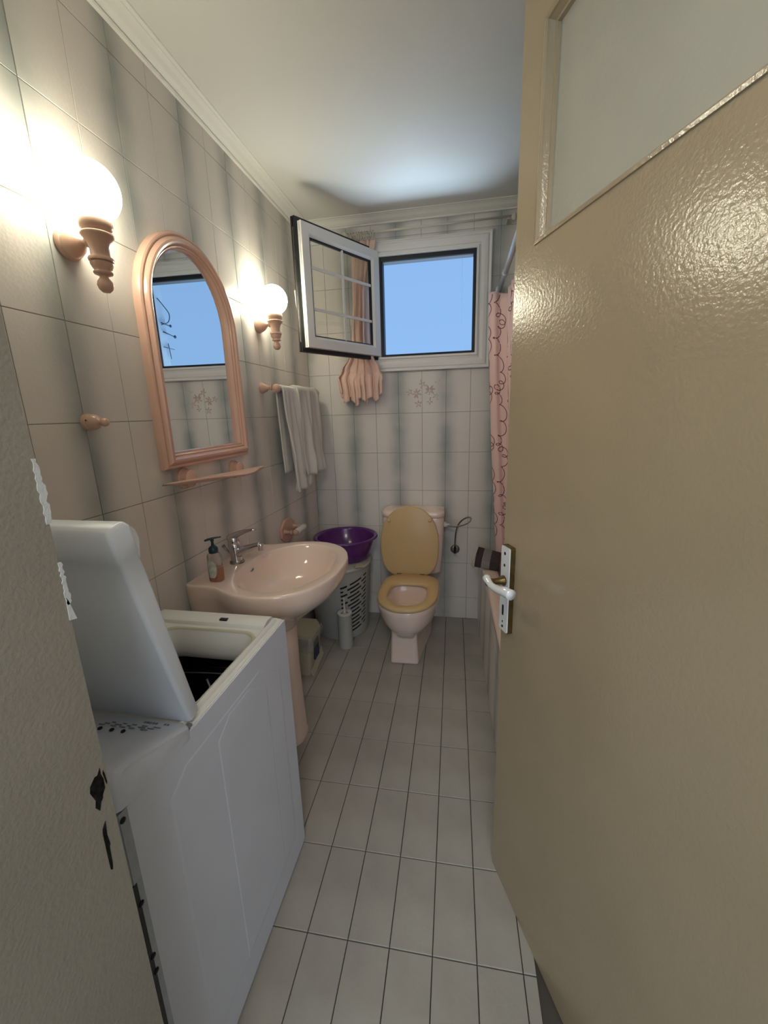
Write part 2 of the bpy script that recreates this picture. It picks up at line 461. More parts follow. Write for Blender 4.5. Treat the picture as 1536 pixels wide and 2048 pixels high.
# --- floor tiles
def clip_poly(poly, x0, x1, y0, y1):
    def cl(P, ins, inter):
        out = []
        for i in range(len(P)):
            a, b = P[i-1], P[i]
            if ins(b):
                if not ins(a): out.append(inter(a, b))
                out.append(b)
            elif ins(a): out.append(inter(a, b))
        return out
    def ix(c): return lambda a, b: (c, a[1]+(b[1]-a[1])*(c-a[0])/(b[0]-a[0]))
    def iy(c): return lambda a, b: (a[0]+(b[0]-a[0])*(c-a[1])/(b[1]-a[1]), c)
    for ins, inter in ((lambda p: p[0] >= x0, ix(x0)), (lambda p: p[0] <= x1, ix(x1)), (lambda p: p[1] >= y0, iy(y0)), (lambda p: p[1] <= y1, iy(y1))):
        if not poly: return []
        poly = cl(poly, ins, inter)
    return poly
FTH, FA, FB = 0.01521, 0.11726, 0.23940
def fw(u, v): return (u*math.cos(FTH)-v*math.sin(FTH), u*math.sin(FTH)+v*math.cos(FTH))
for c in range(-5, 9):
    for r_ in range(-4, 9):
        u0 = 0.43532+c*FA; v1 = -0.46604-r_*FB
        g = 0.0013
        poly = clip_poly([fw(u0+g, v1-FB+g), fw(u0+FA-g, v1-FB+g), fw(u0+FA-g, v1-g), fw(u0+g, v1-g)], 0.001, 1.20, YF+.0, -0.001)
        if len(poly) < 3: continue
        A = 0.5*sum(poly[i-1][0]*poly[i][1]-poly[i][0]*poly[i-1][1] for i in range(len(poly)))
        if abs(A) < 0.0004: continue
        mx = sum(p[0] for p in poly)/len(poly); my = sum(p[1] for p in poly)/len(poly)
        n = len(poly); ch = 0.0012
        inn = [(mx+(p[0]-mx)*(1-ch/max(math.hypot(p[0]-mx, p[1]-my), .01)*1.4), my+(p[1]-my)*(1-ch/max(math.hypot(p[0]-mx, p[1]-my), .01)*1.4)) for p in poly]
        dz = random.uniform(-.0003, .0002)
        vf = loft([[(p[0], p[1], -0.006) for p in poly], [(p[0], p[1], -0.0012+dz) for p in poly], [(p[0], p[1], dz) for p in inn]])
        mk('floor_tile', vf, M_floor, floor)

# --- cornice
cp = [(0, CLOW-.004), (.011, CLOW-.004), (.014, CLOW+.001), (.012, CLOW+.005), (.020, CLOW+.008), (.030, CLOW+.013), (.042, CLOW+.021), (.052, CLOW+.026), (.058, CLOW+.0265), (.060, CLOW+.0285), (.072, CLOW+.0285), (.075, CEIL+.001), (0, CEIL+.001)]
o = wall_obj('trim_1', prism([(p[0]*-1, p[1]) for p in cp], 'y', YF, 0.0), M_corn)
for v in o.data.vertices: v.co.x *= -1
o.location.x = -o.location.x
o.data.update(); bm = bmesh.new(); bm.from_mesh(o.data); bmesh.ops.recalc_face_normals(bm, faces=bm.faces); bm.to_mesh(o.data); bm.free()
o = wall_obj('trim_2', prism([(-p[0], p[1]) for p in cp], 'x', 0.0, XR), M_corn)

# ------------------------------------------------------------------ window
win = struct_empty('window_1', (OX0, 0, OZ0))
def casing_side(name, p0, p1, inx, inz, L0, L1):
    pass
# casing: mitred moulding swept round the opening
prof = [(0.0, -0.030), (0.012, -0.030), (0.014, -0.022), (0.024, -0.020), (0.027, -0.024), (0.045, -0.026), (0.062, -0.024), (0.070, -0.019), (0.074, -0.019), (0.078, -0.024), (0.084, -0.024), (0.085, 0.001), (0.0, 0.001)]
def frame_ring(x0, x1, z0, z1, prof):
    rings = []
    for (cx, cz, sx, sz) in ((x0, z0, -1, -1), (x1, z0, 1, -1), (x1, z1, 1, 1), (x0, z1, -1, 1)):
        rings.append([(cx+sx*d, y, cz+sz*d) for d, y in prof])
    rings.append(rings[0])
    return loft(rings, False, False)
mk('casing', frame_ring(OX0, OX1, OZ0, OZ1, prof), M_pvc, win)
# dark rebate
mk('rebate_frame', frame_ring(OX0+.018, OX1-.018, OZ0+.016, OZ1-.026, [(0, 0.045), (0, -.006), (.004, -.012), (.030, -.016), (.030, .045)]), M_black, win)
mk('outer_frame', frame_ring(OX0+.014, OX1-.014, OZ0+.013, OZ1-.018, [(0, 0.060), (0, 0.046), (.030, 0.046), (.030, .060)]), M_pvc, win)
# open sash
SW, S0, S1 = 0.575, OZ0+.003, OZ1+.028
sash = bpy.data.objects.new('sash', None); link(sash, win, (OX0+.002, -0.034, 0))
sash.rotation_euler = (0, 0, math.radians(-120.3))
WL[sash] = Vector((0, 0, 0))          # children below are in the sash's own frame
def sring(x0, x1, z0, z1, prof): return frame_ring(x0, x1, z0, z1, prof)
# local: x 0..SW (hinge -> free), y: + outside face, - room face
mk('inner_lip', sring(.06, SW-.06, S0+.06, S1-.06, [(0, -.050), (.062, -.060), (.069, -.058), (.069, -.053), (.058, -.051), (0, -.046)]), M_pvc, sash)
mk('gasket', sring(.05, SW-.05, S0+.05, S1-.05, [(0, -.052), (.0685, -.052), (.0685, -.040), (.064, -.040), (.064, -.034), (.068, -.034), (.068, -.0265), (0, -.0265)]), M_black, sash)
mk('sash_frame', sring(.062, SW-.062, S0+.062, S1-.062, [(0, -.040), (0, -.012), (.012, -.002), (.014, 0), (.058, 0), (.060, -.003), (.060, -.009), (.055, -.010), (.055, -.013), (.060, -.014), (.060, -.0262), (.04, -.028), (0, -.040)]), M_pvc, sash)
mk('glazing_bead', sring(.067, SW-.067, S0+.067, S1-.067, [(0, -.030), (0, -.014), (.006, -.010), (.006, -.030)]), M_black, sash)
mk('glass_pane', box((.060, -.0225, S0+.060), (SW-.060, -.0185, S1-.060)), M_glass, sash)
for zz in ((S1-S0)/3, 2*(S1-S0)/3):
    mk('glazing_bar', box((.062, -.0180, S0+zz-.007), (SW-.062, -.0120, S0+zz+.007)), M_pvc, sash)
mk('glazing_bar', box((SW/2-.006, -.0182, S0+.062), (SW/2+.006, -.0118, S1-.062)), M_pvc, sash)
hz = 2.055
h = mk('handle', join(box((SW-.042, -.064, hz-.065), (SW-.014, -.054, hz+.065)), lathe([(-.108, .008), (-.06, .011)], (SW-.028, 0, hz), 'y', 14),
    tube([(SW-.028, -.104, hz), (SW-.030, -.104, hz-.05), (SW-.032, -.100, hz-.11)], lambda t: .010-.002*t, 10)), M_ivory, sash)
mk('lock_strip', box((SW+.015, -.0395, S0+.03), (SW+.0195, -.0345, S1-.03)), M_dchrome, sash)

# ------------------------------------------------------------------ door jamb (left) and open door
jamb = wall_obj('trim_3', join(box((DXL-.03, YF-.25, 0), (DXL, YF, 2.28)), box((DXR, YF-.25, 0), (DXR+.03, YF, 2.28)), box((DXL-.03, YF-.25, 2.28), (DXR+.03, YF, 2.31))), M_jamb)
def jag(pts, x0, x1, name, m, lab=None):
    o = mk(name, prism(pts, 'x', x0, x1), m, jamb)
    if lab: o['label'] = lab
    return o
rj = random.Random(5)
def ragged(y_in, y_out, z0, z1, n=18, amp=.0016):
    right = [(y_out-abs(i/n-.45)*.004+rj.uniform(-amp, amp), z0+(z1-z0)*(i+.5)/n) for i in range(n)]
    left = [(y_in+rj.uniform(-amp*.5, amp*.7), z1-(z1-z0)*(i+.5)/n) for i in range(n)]
    return right+left
jag(ragged(YF-.0035, YF+.0035, 1.325, 1.392), DXL-.004, DXL+.0006, 'bare_plaster_patch', M_flake, 'bare white plaster where the paint has peeled')
jag(ragged(YF-.0010, YF+.0045, 1.240, 1.288), DXL-.004, DXL+.0006, 'bare_plaster_patch', M_flake)
jag([(YF-.002, 1.225), (YF+.006, 1.223), (YF+.004, 1.232), (YF+.001, 1.246), (YF-.001, 1.250)], DXL-.004, DXL+.0006, 'bare_plaster_patch', M_flake)
jag([(-2.3665, 1.046), (-2.3705, 1.040), (-2.374, 1.041), (-2.381, 1.035), (-2.3825, 1.028), (-2.3785, 1.014), (-2.3805, 1.006), (-2.3765, .998), (-2.3735, 1.006), (-2.3705, 1.009), (-2.3695, 1.013), (-2.3655, 1.018), (-2.3650, 1.030), (-2.3668, 1.038)], DXL-.006, DXL+.0005, 'latch_hole', M_hole, 'ragged dark latch hole')
jag([(-2.3635, 1.040), (-2.3645, 1.036), (-2.3628, 1.020), (-2.3616, 1.022), (-2.3622, 1.034)], DXL-.006, DXL+.0004, 'latch_hole', M_hole)
jag([(-2.3735, .980), (-2.3785, .974), (-2.3795, .968), (-2.3800, .930), (-2.3800, .917), (-2.3780, .914), (-2.3765, .922), (-2.3755, .945), (-2.3740, .948), (-2.3752, .962)], DXL-.006, DXL+.0005, 'bolt_hole', M_hole, 'narrow dark bolt slot')

door = struct_empty('door_1', (DXR-.008, -2.3625, 0))
door.rotation_euler = (0, math.radians(0.55), math.radians(111.9))
WL[door] = Vector((0, 0, 0))
DW, DHT = 0.803, 2.262
PX0, PX1, PZ0, PZ1 = 0.10, DW-.088, 1.768, 2.136
D0 = .008
mk('door_leaf', join(box((0, -.040, D0), (DW, 0, PZ0)), box((0, -.040, PZ1), (DW, 0, DHT)), box((0, -.040, PZ0), (PX0, 0, PZ1)), box((PX1, -.040, PZ0), (DW, 0, PZ1))), M_door, door)
mk('door_panel', box((PX0-.003, -.030, PZ0-.003), (PX1+.003, -.022, PZ1+.003)), M_door2, door)
mk('panel_moulding', frame_ring(PX0, PX1, PZ0, PZ1, [(-.010, -.022), (-.010, -.014), (-.003, -.012), (-.002, .001), (.002, .004), (.007, .003), (.008, -.002), (-.002, -.002)]), M_door, door)
# handle plate
hp = mk('handle_plate', prism(rrect(DW-.060, .854, DW-.016, 1.092, .005, 3), 'y', 0, .013), [M_brass, M_porw], door)
mk('plate_face', prism(rrect(DW-.059, .856, DW-.017, 1.090, .005, 3), 'y', .0125, .0160), M_porw, hp)
hp['label'] = 'brass rim under a white face'
def disc(x, z, r, name, m, par, y=.0155, t=.0015):
    return mk(name, lathe([(y-WL[par].y*0, r), (y+t, r*.9)], (x, 0, z), 'y', 14), m, par, True)
xk = DW-.036
disc(xk, 1.072, .0045, 'screw', M_dark, hp); disc(xk, 1.040, .004, 'screw', M_dark, hp); disc(xk, .868, .004, 'screw', M_dark, hp); disc(xk, .882, .0028, 'screw', M_dark, hp)
mk('keyhole', prism(rrect(xk-.004, .900, xk+.004, .930, .0035, 4), 'y', .0155, .0168), M_black, hp)
lev = mk('lever', tube(smoothpts([(xk+.012, .060, 1.006), (xk-.004, .064, 1.006), (xk-.032, .067, 1.003), (xk-.062, .065, 1.005), (xk-.092, .060, 1.010), (xk-.112, .057, 1.011)], 6), lambda t: (.0115-.0035*math.sin(math.pi*min(t*1.25, 1))+ .0015*t) if t > .04 else .007, 14), M_porw, door, True)
lev['label'] = 'white porcelain grip'
mk('lever_neck', join(lathe([(.016, .014), (.020, .014), (.026, .010), (.045, .008), (.052, .0095), (.060, .0115), (.066, .009)], (xk, 0, .998), 'y', 20)), M_brass, door, True)

# ------------------------------------------------------------------ wall lamps
def wall_lamp(y, label):
    z0, ax = 1.858, 0.092
    t = thing('wall_lamp', label, 'lamp', (0, y, z0), 'globe wall lamps beside the mirror')
    mk('rosette', lathe([(0, .0365), (.006, .0372), (.012, .0350), (.0135, .0325), (.020, .0320), (.034, .0250), (.044, .0150), (.052, .0085), (.058, .0085), (.0605, .0125), (.066, .0125), (.069, .008)], (0.0005, y, z0), 'x', 36), M_pinkw, t, True, angle=40)
    pf = [(-.118, .002), (-.1165, .009), (-.110, .0155), (-.101, .0185), (-.092, .0165), (-.084, .0105), (-.0805, .0095), (-.0775, .0150), (-.0755, .0205), (-.0725, .0220), (-.0700, .0212), (-.0690, .0180), (-.0670, .0182), (-.062, .0215), (-.055, .0250), (-.0505, .0258), (-.0495, .0215), (-.0480, .0215), (-.0465, .0272), (-.042, .0285), (-.0385, .0270), (-.0375, .0230), (-.033, .0212), (-.018, .0215), (-.004, .0260), (.006, .0330), (.0085, .0362), (.0125, .0372), (.0150, .0355), (.0160, .0310), (.0185, .0310), (.0215, .0345), (.0300, .0375), (.0380, .0380), (.0430, .0360), (.0465, .0310), (.046, .010)]
    mk('torch_cup', lathe(pf, (ax, y, z0), 'z', 40), M_pinkw, t, True, angle=50)
    mk('globe', sphere((ax, y, z0+.107), .0665, 40, 24), M_globe, t, True)
    return t
wall_lamp(-1.679, 'lit white globe lamp on turned pink torch, left of the mirror')
wall_lamp(-0.668, 'lit white globe lamp on turned pink torch, right of the mirror')

# ------------------------------------------------------------------ mirror
mc, mw = -1.202, 0.276
mir = thing('arched_mirror', 'tall arched mirror in a moulded pink frame above the sink', 'mirror', (0, mc, 1.255))
def arch(off, n=28):
    hw = mw-off; zb = 1.257+off; zs = 1.772
    pts = [(mc-hw, zb), (mc+hw, zb)]
    for i in range(n+1):
        a = math.pi*i/n; pts.append((mc+hw*math.cos(a), zs+hw*math.sin(a)))
    return pts
fprof = [(0.0, .0), (0.0, .018), (.003, .024), (.008, .027), (.012, .027), (.0135, .0245), (.0155, .0245), (.018, .032), (.024, .0385), (.031, .040), (.037, .037), (.0395, .031), (.0405, .028), (.0425, .028), (.0445, .030), (.048, .027), (.0495, .022), (.0515, .0215), (.0545, .022), (.057, .017), (.0585, .010), (.0585, .0)]
rings = [[(x, p[0], p[1]) for p in arch(d)] for d, x in fprof]
mk('mirror_frame', loft(rings, False, False), M_pinkf, mir, True, angle=28)
pane = mk('mirror_pane', prism([(p[0], p[1]) for p in arch(.056)], 'x', .009, .0115), M_mirror, mir)
pane.rotation_euler = (0, 0, math.radians(1.0))
mk('mirror_backing', prism([(p[0], p[1]) for p in arch(.050)], 'x', .0005, .0045), M_dark, mir)

# shelf below the mirror
sh = thing('wall_shelf', 'narrow wavy pink shelf on two round brackets under the mirror', 'shelf', (0, -1.2, 1.205))
sy0, sy1 = -1.530, -0.868
def shelf_pt(s, side):
    y = sy0+(sy1-sy0)*s
    z = 1.219-.027*s
    wfront = .052+.090*math.sin(math.pi*s)**.55+.010*math.sin(4*math.pi*s+.4)*math.sin(math.pi*s)
    return y, z, wfront
rg = []
for i in range(41):
    s = i/40; y, z, wf = shelf_pt(s, 1)
    th = .005+.005*math.sin(math.pi*s); lip = .004*math.sin(3*math.pi*s)
    x0 = .034 if 0.02 < s < .98 else .044
    rg.append([(x0, y, z), (wf-.012, y, z+lip*.3), (wf, y, z+.003+lip), (wf+.0008, y, z+.0005+lip), (wf-.012, y, z-th), (x0, y, z-th)])
mk('shelf_board', loft(rg), M_pinkp, sh, True, angle=50)
for yy, zz in ((-1.372, 1.214), (-1.036, 1.202)):
    mk('bracket', lathe([(0, .038), (.010, .038), (.013, .034), (.016, .033), (.036, .031), (.038, .028)], (0, yy, zz), 'x', 32), M_pinkf, sh, True, angle=40)

# robe hook
rh = thing('robe_hook', 'small turned pink wall hook left of the mirror', 'hook', (0, -1.720, 1.421))
mk('hook_base', lathe([(0, .0215), (.006, .0222), (.012, .0215), (.013, .0200), (.022, .0205), (.030, .0185), (.036, .0135), (.041, .0075), (.045, .0060)], (0, -1.720, 1.421), 'x', 30), M_pinkw, rh, True, angle=40)
mk('hook_knob', sphere((.055, -1.720, 1.420), .0115, 18, 12), M_pinkw, rh, True)
mk('set_screw', lathe([(0, .0022), (.001, .002)], (.018, -1.7405, 1.426), 'y', 10), M_dark, rh)

# towel bar + towel
tb = thing('towel_bar', 'turned pink towel rail on the wall right of the mirror', 'towel rail', (0, -.40, 1.563))
for yy in (-.690, -.115):
    mk('post', lathe([(0, .0265), (.007, .0272), (.012, .0250), (.014, .0225), (.024, .0195), (.033, .0120), (.040, .0085), (.048, .0105), (.052, .0140), (.056, .0120), (.060, .0140)], (0, yy, 1.563), 'x', 30), M_pinkw, tb, True, angle=40)
    mk('end_ball', sphere((.080, yy, 1.559), .0215, 20, 14), M_pinkw, tb, True)
mk('bar', tube([(.080, -.70, 1.559), (.080, -.09, 1.559)], .0085, 14), M_pinkw, tb, True)
tw = thing('hand_towel', 'crumpled cream towel hanging folded over the pink rail', 'towel', (.085, -.42, 1.35))
def drape(y0f, y1f, zf, zb, ph, xo, topr, nfold=3.0, amp=.010, y0b=None, y1b=None, slant=0.0):
    """a cloth draped over the rail: front flap to zf, back flap to zb"""
    ztop = 1.559
    Lf, Lb = ztop-zf, ztop-zb
    tot = Lf+Lb+math.pi*topr
    def fn(u, v):
        s = v*tot
        if s < Lb: d = Lb-s; x = .080-topr; z = ztop-d; side = -1; fr = d/Lb
        elif s < Lb+math.pi*topr:
            a = (s-Lb)/topr; x = .080-topr*math.cos(a); z = ztop+topr*math.sin(a); side = 0; fr = 0
        else: d = s-Lb-math.pi*topr; x = .080+topr; z = ztop-d; side = 1; fr = d/Lf
        y = y0f+(y1f-y0f)*u
        if side == -1 and y0b is not None: y = y + (y0b+(y1b-y0b)*u - y)*fr
        k = amp*(.35+fr)
        w = math.sin(u*nfold*2*math.pi+ph+fr*.9)+.45*math.sin(u*nfold*4.7*math.pi+ph*2.3)
        w += 1.5*noise.noise(Vector((u*5+ph, v*3.5, ph)))+.7*noise.noise(Vector((u*13, v*9+ph, 2)))
        x2 = x+xo*fr+max(k*w, -.6*amp)*(1 if side >= 0 else -.2)
        y2 = y + .35*k*math.cos(u*nfold*2*math.pi+ph)-.02*fr*(u-.5)*side + slant*fr
        z2 = z + .010*fr*noise.noise(Vector((u*4, ph, 1)))
        if side == 0: x2 = x+.3*k*w*math.sin((s-Lb)/topr); z2 = z+.25*abs(k*w)
        return (max(x2, .010), y2, z2)
    return grid(fn, 44, 60)
o = mk('towel_end', drape(-.665, -.385, 1.022, 1.130, .4, .016, .015, 2.0, .013, slant=.01), M_towel, tw, True); solid(o, .007)
o = mk('towel_end', drape(-.485, -.135, 1.085, 1.16, 2.1, .022, .024, 2.2, .012), M_towel, tw, True); solid(o, .007)

# toilet paper holder
tp = thing('paper_holder', 'pink toilet paper holder with bare white roller above the sink', 'paper holder', (0, -.54, .79))
oc = []
for k in range(8):
    a = math.radians(22.5+45*k); rr = .092
    oc.append((-.545+rr*math.cos(a)*1.08, .783+rr*math.sin(a)*.80))
o = mk('back_plate', prism(oc, 'x', 0, .016), M_pinkf, tp); bevel(o, .005)
for yy in (-.605, -.475):
    mk('arm', lathe([(.014, .0155), (.020, .0160), (.026, .0110), (.040, .0085), (.052, .0105), (.058, .0130), (.062, .0110), (.066, .0120)], (0, yy, .785), 'x', 22), M_pinkw, tp, True, angle=40)
    mk('arm_knob', sphere((.082, yy, .785), .0175, 18, 12), M_pinkw, tp, True)
mk('roller', lathe([(-.052, .0165), (-.050, .0180), (.050, .0180), (.052, .0165)], (.084, -.540, .785), 'y', 24), M_roll, tp, True, angle=40)

# ------------------------------------------------------------------ pedestal sink
SY = -1.203
sink = thing('pedestal_sink', 'glossy pink pedestal washbasin under the arched mirror', 'sink', (.25, SY, 0))
half = [(0, .247), (.04, .2462), (.075, .2455), (.10, .2475), (.127, .254), (.155, .269), (.18, .282), (.22, .300), (.26, .3105), (.30, .3150), (.334, .3135), (.370, .306), (.410, .287), (.448, .257), (.478, .222), (.502, .176), (.520, .120), (.529, .060)]
full = [(x, -y) for x, y in half] + [(.531, 0)] + [(x, y) for x, y in reversed(half)]
OC = (.27, 0.0)
NR = 96
def resample(poly, c, n):
    out = []
    for i in range(n):
        a = 2*math.pi*i/n; d = (math.cos(a), math.sin(a)); best = None
        for j in range(len(poly)):
            p, q = poly[j-1], poly[j]
            ex, ey = q[0]-p[0], q[1]-p[1]
            den = d[0]*ey-d[1]*ex
            if abs(den) < 1e-9: continue
            t = ((p[0]-c[0])*ey-(p[1]-c[1])*ex)/den
            s = ((p[0]-c[0])*d[1]-(p[1]-c[1])*d[0])/den
            if t > 0 and -1e-6 <= s <= 1+1e-6: best = t if best is None else max(best, t)
        out.append((c[0]+d[0]*best, c[1]+d[1]*best))
    return out
OUT = resample(full, OC, NR)
def inner_ring(s, z, dx=0.0, up=0.0):
    r = []
    for i in range(NR):
        a = 2*math.pi*i/NR
        # follow the direction from the outline's centre so that rings correspond
        r.append((.303+dx+.183*s*math.cos(a), SY+.262*s*math.sin(a), z))
    return r
def ped_outline():
    poly = []
    for i in range(64):
        a = 2*math.pi*i/64; c, s = math.cos(a), math.sin(a)
        poly.append((.190+.118*math.copysign(abs(c)**.75, c), .084*math.copysign(abs(s)**.75, s)))
    return resample(poly, (.19, 0), NR)
PED = ped_outline()
def outer_ring(s, z, t=0.0):
    r = []
    for i, (x, y) in enumerate(OUT):
        xx, yy = OC[0]+(x-OC[0])*s, y*s
        if x < .003: xx = max(0.0, xx if s > 1 else 0.0005)
        tt = t*(.04+.96*sstep(.02, .20, x)) if t < .95 else t
        px, py = PED[i]
        px2 = OC[0]-.08+(px-.19)*1.0+.0; 
        r.append((xx+(px2-xx)*tt, SY+yy+(py-yy)*tt, z))
    return r
zr = .832
rings = [inner_ring(.10, .690), inner_ring(.30, .693), inner_ring(.52, .705), inner_ring(.70, .727), inner_ring(.83, .757), inner_ring(.92, .789), inner_ring(.97, .812), inner_ring(1.0, .8245), inner_ring(1.025, .8300),
         inner_ring(1.05, zr)]
rings += [outer_ring(.962, zr), outer_ring(.982, zr), outer_ring(.994, zr-.002), outer_ring(1.0, zr-.008), outer_ring(1.0, zr-.018), outer_ring(.996, .795), outer_ring(.988, .772, .02),
          outer_ring(.98, .750, .07), outer_ring(.97, .725, .16), outer_ring(.96, .700, .28), outer_ring(.95, .675, .42), outer_ring(.95, .650, .57), outer_ring(.95, .625, .72), outer_ring(1, .600, .85), outer_ring(1, .570, .96), outer_ring(1, .556, 1.0)]
o = mk('basin', loft(rings, True, True), M_china, sink, True, angle=60)
mk('overflow_ring', join(lathe([(0, .0105), (.0015, .0150), (.004, .0130)], (0, 0, 0), 'x', 20)), M_chrome, sink, True)
ov = [c for c in sink.children if c.name.startswith('overflow_ring')][0]
ov.location = Vector((.1315, SY+.005, .796)) - WL[sink]; ov.rotation_euler = (0, math.radians(25), 0)
o2 = mk('overflow_hole', lathe([(0, .0092), (.0045, .0092)], (0, 0, 0), 'x', 18), M_black, ov); o2.location = (.0005, 0, 0)
mk('drain', lathe([(.6905, .022), (.6935, .021), (.692, .016)], (.303, SY, 0), 'z', 24), M_chrome, sink, True)
def pedring(z, sx, sy, x0=.05, x1=.31, p=3.2):
    cx = (x0+x1)/2
    return [(cx+(q[0]-cx)*1, q[1], q[2]) for q in ell(cx, SY, (x1-x0)/2*sx, .080*sy, z, 48, p)]
mk('pedestal', loft([pedring(0, 1.03, 1.06), pedring(.02, 1.03, 1.06), pedring(.028, 1, 1), pedring(.15, .97, .95), pedring(.35, .93, .88), pedring(.50, .94, .92), pedring(.58, .96, 1.05), pedring(.61, .9, 1.0)]), M_china, sink, True, angle=60)
# maker's transfer: faint oval ring on the front-right rim side
a0 = None
# faucet
fc = thing('mixer_tap', 'chrome single-lever mixer tap on the back ledge of the sink', 'tap', (.072, SY, zr))
mk('tap_base', lathe([(0, .0300), (.004, .0305), (.007, .0285), (.009, .0265), (.012, .0255)], (.072, SY, zr), 'z', 30), M_dchrome, fc, True, angle=40)
mk('tap_body', loft([[(.072+dx+r*math.cos(2*math.pi*k/28), SY+r*.96*math.sin(2*math.pi*k/28), zr+z) for k in range(28)] for z, r, dx in
    ((.010, .0245, 0), (.03, .0235, -.001), (.05, .0240, -.003), (.068, .0250, -.005), (.080, .0245, -.006), (.083, .0225, -.006), (.085, .0235, -.006), (.104, .0225, -.007), (.113, .017, -.005), (.117, .008, -.002))]), M_chrome, fc, True, angle=50)
mk('spout', tube(smoothpts([(.080, SY, zr+.040), (.105, SY, zr+.055), (.135, SY, zr+.066), (.165, SY, zr+.076), (.182, SY, zr+.079)], 6), lambda t: .0205-.0080*min(t*1.3, 1), 18), M_chrome, fc, True)
mk('aerator', lathe([(-.018, .0105), (.002, .0120), (.008, .0115), (.012, .008)], (.185, SY, zr+.075), 'z', 20), M_chrome, fc, True, angle=40)
def levring(t):
    x = .050+.118*t; z = zr+.104+.052*math.sin(t*1.35)-.010*t; w = .021*(1-.50*t); h = .016*(1-.78*t)
    return [(x-.35*h*math.sin(a), SY+w*math.cos(a), z+h*math.sin(a)) for a in [2*math.pi*k/14 for k in range(14)]]
mk('lever', loft([levring(i/12) for i in range(13)]), M_chrome, fc, True)
mk('rod_knob', join(tube([(.046, SY-.002, zr+.040), (.028, SY-.004, zr+.062), (.018, SY-.005, zr+.074)], lambda t: .0035+.0045*t*t, 10)), M_dchrome, fc, True)
# soap dispenser
sd = thing('soap_dispenser', 'clear pump bottle of orange soap on the left corner of the sink', 'soap dispenser', (.098, -1.392, zr))
bx, by = .098, -1.392
def brings(prof, sx=.027, sy=.021, p=2.4):
    return loft([ell(bx, by, sx*s, sy*s, zr+z, 28, p) for z, s in prof])
mk('soap_liquid', brings([(.002, .86), (.006, .92), (.055, .93)]), M_soap, sd, True, angle=50)
mk('bottle', brings([(0, .88), (.004, 1.0), (.030, 1.03), (.070, 1.0), (.095, .97), (.106, .85), (.112, .56), (.116, .50)]), M_clear, sd, True, angle=60)
mk('bottle_label', loft([[(bx+.0285*math.cos(a), by+.0225*math.sin(a), zr+z) for a in [math.radians(205+100*(.5+(k/12-.5)*wd)) for k in range(13)]] for z, wd in ((.018, .5), (.024, .8), (.036, 1), (.060, 1), (.076, .8), (.084, .45))], False, False, False), M_label, sd, True)
mk('pump_collar', lathe([(.110, .0165), (.118, .0172), (.128, .0165), (.134, .011), (.137, .006), (.150, .0045), (.156, .0065), (.160, .0065)], (bx, by, zr), 'z', 24), M_teal, sd, True, angle=40)
mk('pump_head', tube(smoothpts([(bx-.022, by-.014, zr+.158), (bx-.010, by-.006, zr+.162), (bx+.008, by+.005, zr+.165), (bx+.027, by+.016, zr+.166)], 4), lambda t: .0062-.0022*abs(t-.35)*2, 10, squash=.7), M_teal, sd, True)

# ------------------------------------------------------------------ washing machine
WX0, WX1, WY0, WY1, WZ = .078, .483, -2.272, -1.655, .838
wm = thing('washing_machine', 'white top-loading washing machine with raised lid beside the sink', 'washing machine', ((WX0+WX1)/2, (WY0+WY1)/2, 0))
T = .004
cab = mk('cabinet', join(box((WX0, WY0+.012, .015), (WX0+T, WY1, WZ)), box((WX1-T, WY0+.012, .015), (WX1, WY1, WZ)), box((WX0+T, WY1-T, .015), (WX1-T, WY1, WZ)), box((WX0+T, WY0+.012, .015), (WX1-T, WY0+.016, WZ)), box((WX0+T, WY0+.016, .015), (WX1-T, WY1-T, .02))), M_white, wm)
# stamped relief on the side
def relief(y0, y1, z0, z1, x, ch):
    out = [(y0, z0), (y1, z0), (y1, z1-ch*.9), (y1-ch*1.4, z1), (y0+.05, z1), (y0, z1-.03)]
    return out
def relief_obj(out, x, h):
    cy = sum(p[0] for p in out)/len(out); cz = sum(p[1] for p in out)/len(out)
    inn = [(cy+(p[0]-cy)*.97, cz+(p[1]-cz)*.985) for p in out]
    return loft([[(x-.001, p[0], p[1]) for p in out], [(x+.0001, p[0], p[1]) for p in out], [(x+h, p[0], p[1]) for p in inn]])
mk('side_relief', relief_obj(relief(-2.170, -1.715, .10, .786, 0, .08), WX1, .0009), M_white, wm)
mk('side_relief', relief_obj(relief(-2.022, -1.80, .10, .775, 0, .06), WX1+.0009, .0009), M_white, wm)
# rear corner strip with screws
mk('rear_strip', join(box((WX1-.020, WY0, .02), (WX1, WY0+.016, .840)), box((WX1-.050, WY0+.006, .02), (WX1-.018, WY0+.014, .850))), M_steel, wm)
mk('rear_strip', box((WX1-.001, WY0+.004, .02), (WX1+.0012, WY0+.020, .840)), M_steel, wm)
mk('rear_gap_shade', join(box((WX1-.004, WY0-.001, .02), (WX1-.0005, WY0+.0045, .765)), box((WX1-.010, WY0-.001, .02), (WX1+.0016, WY0+.009, .70))), M_black, wm)  # black plates put in for the shadow between jamb and machine
for zz in (.826, .655, .535, .500):
    mk('screw', lathe([(0, .0052), (.002, .0048), (.003, .003)], (WX1+.001, WY0+.009, zz), 'x', 12), M_dark, wm, True)
mk('screw', lathe([(-.003, .004), (0, .004)], (WX1-.026, WY0+.006, .846), 'y', 12), M_steel, wm, True)
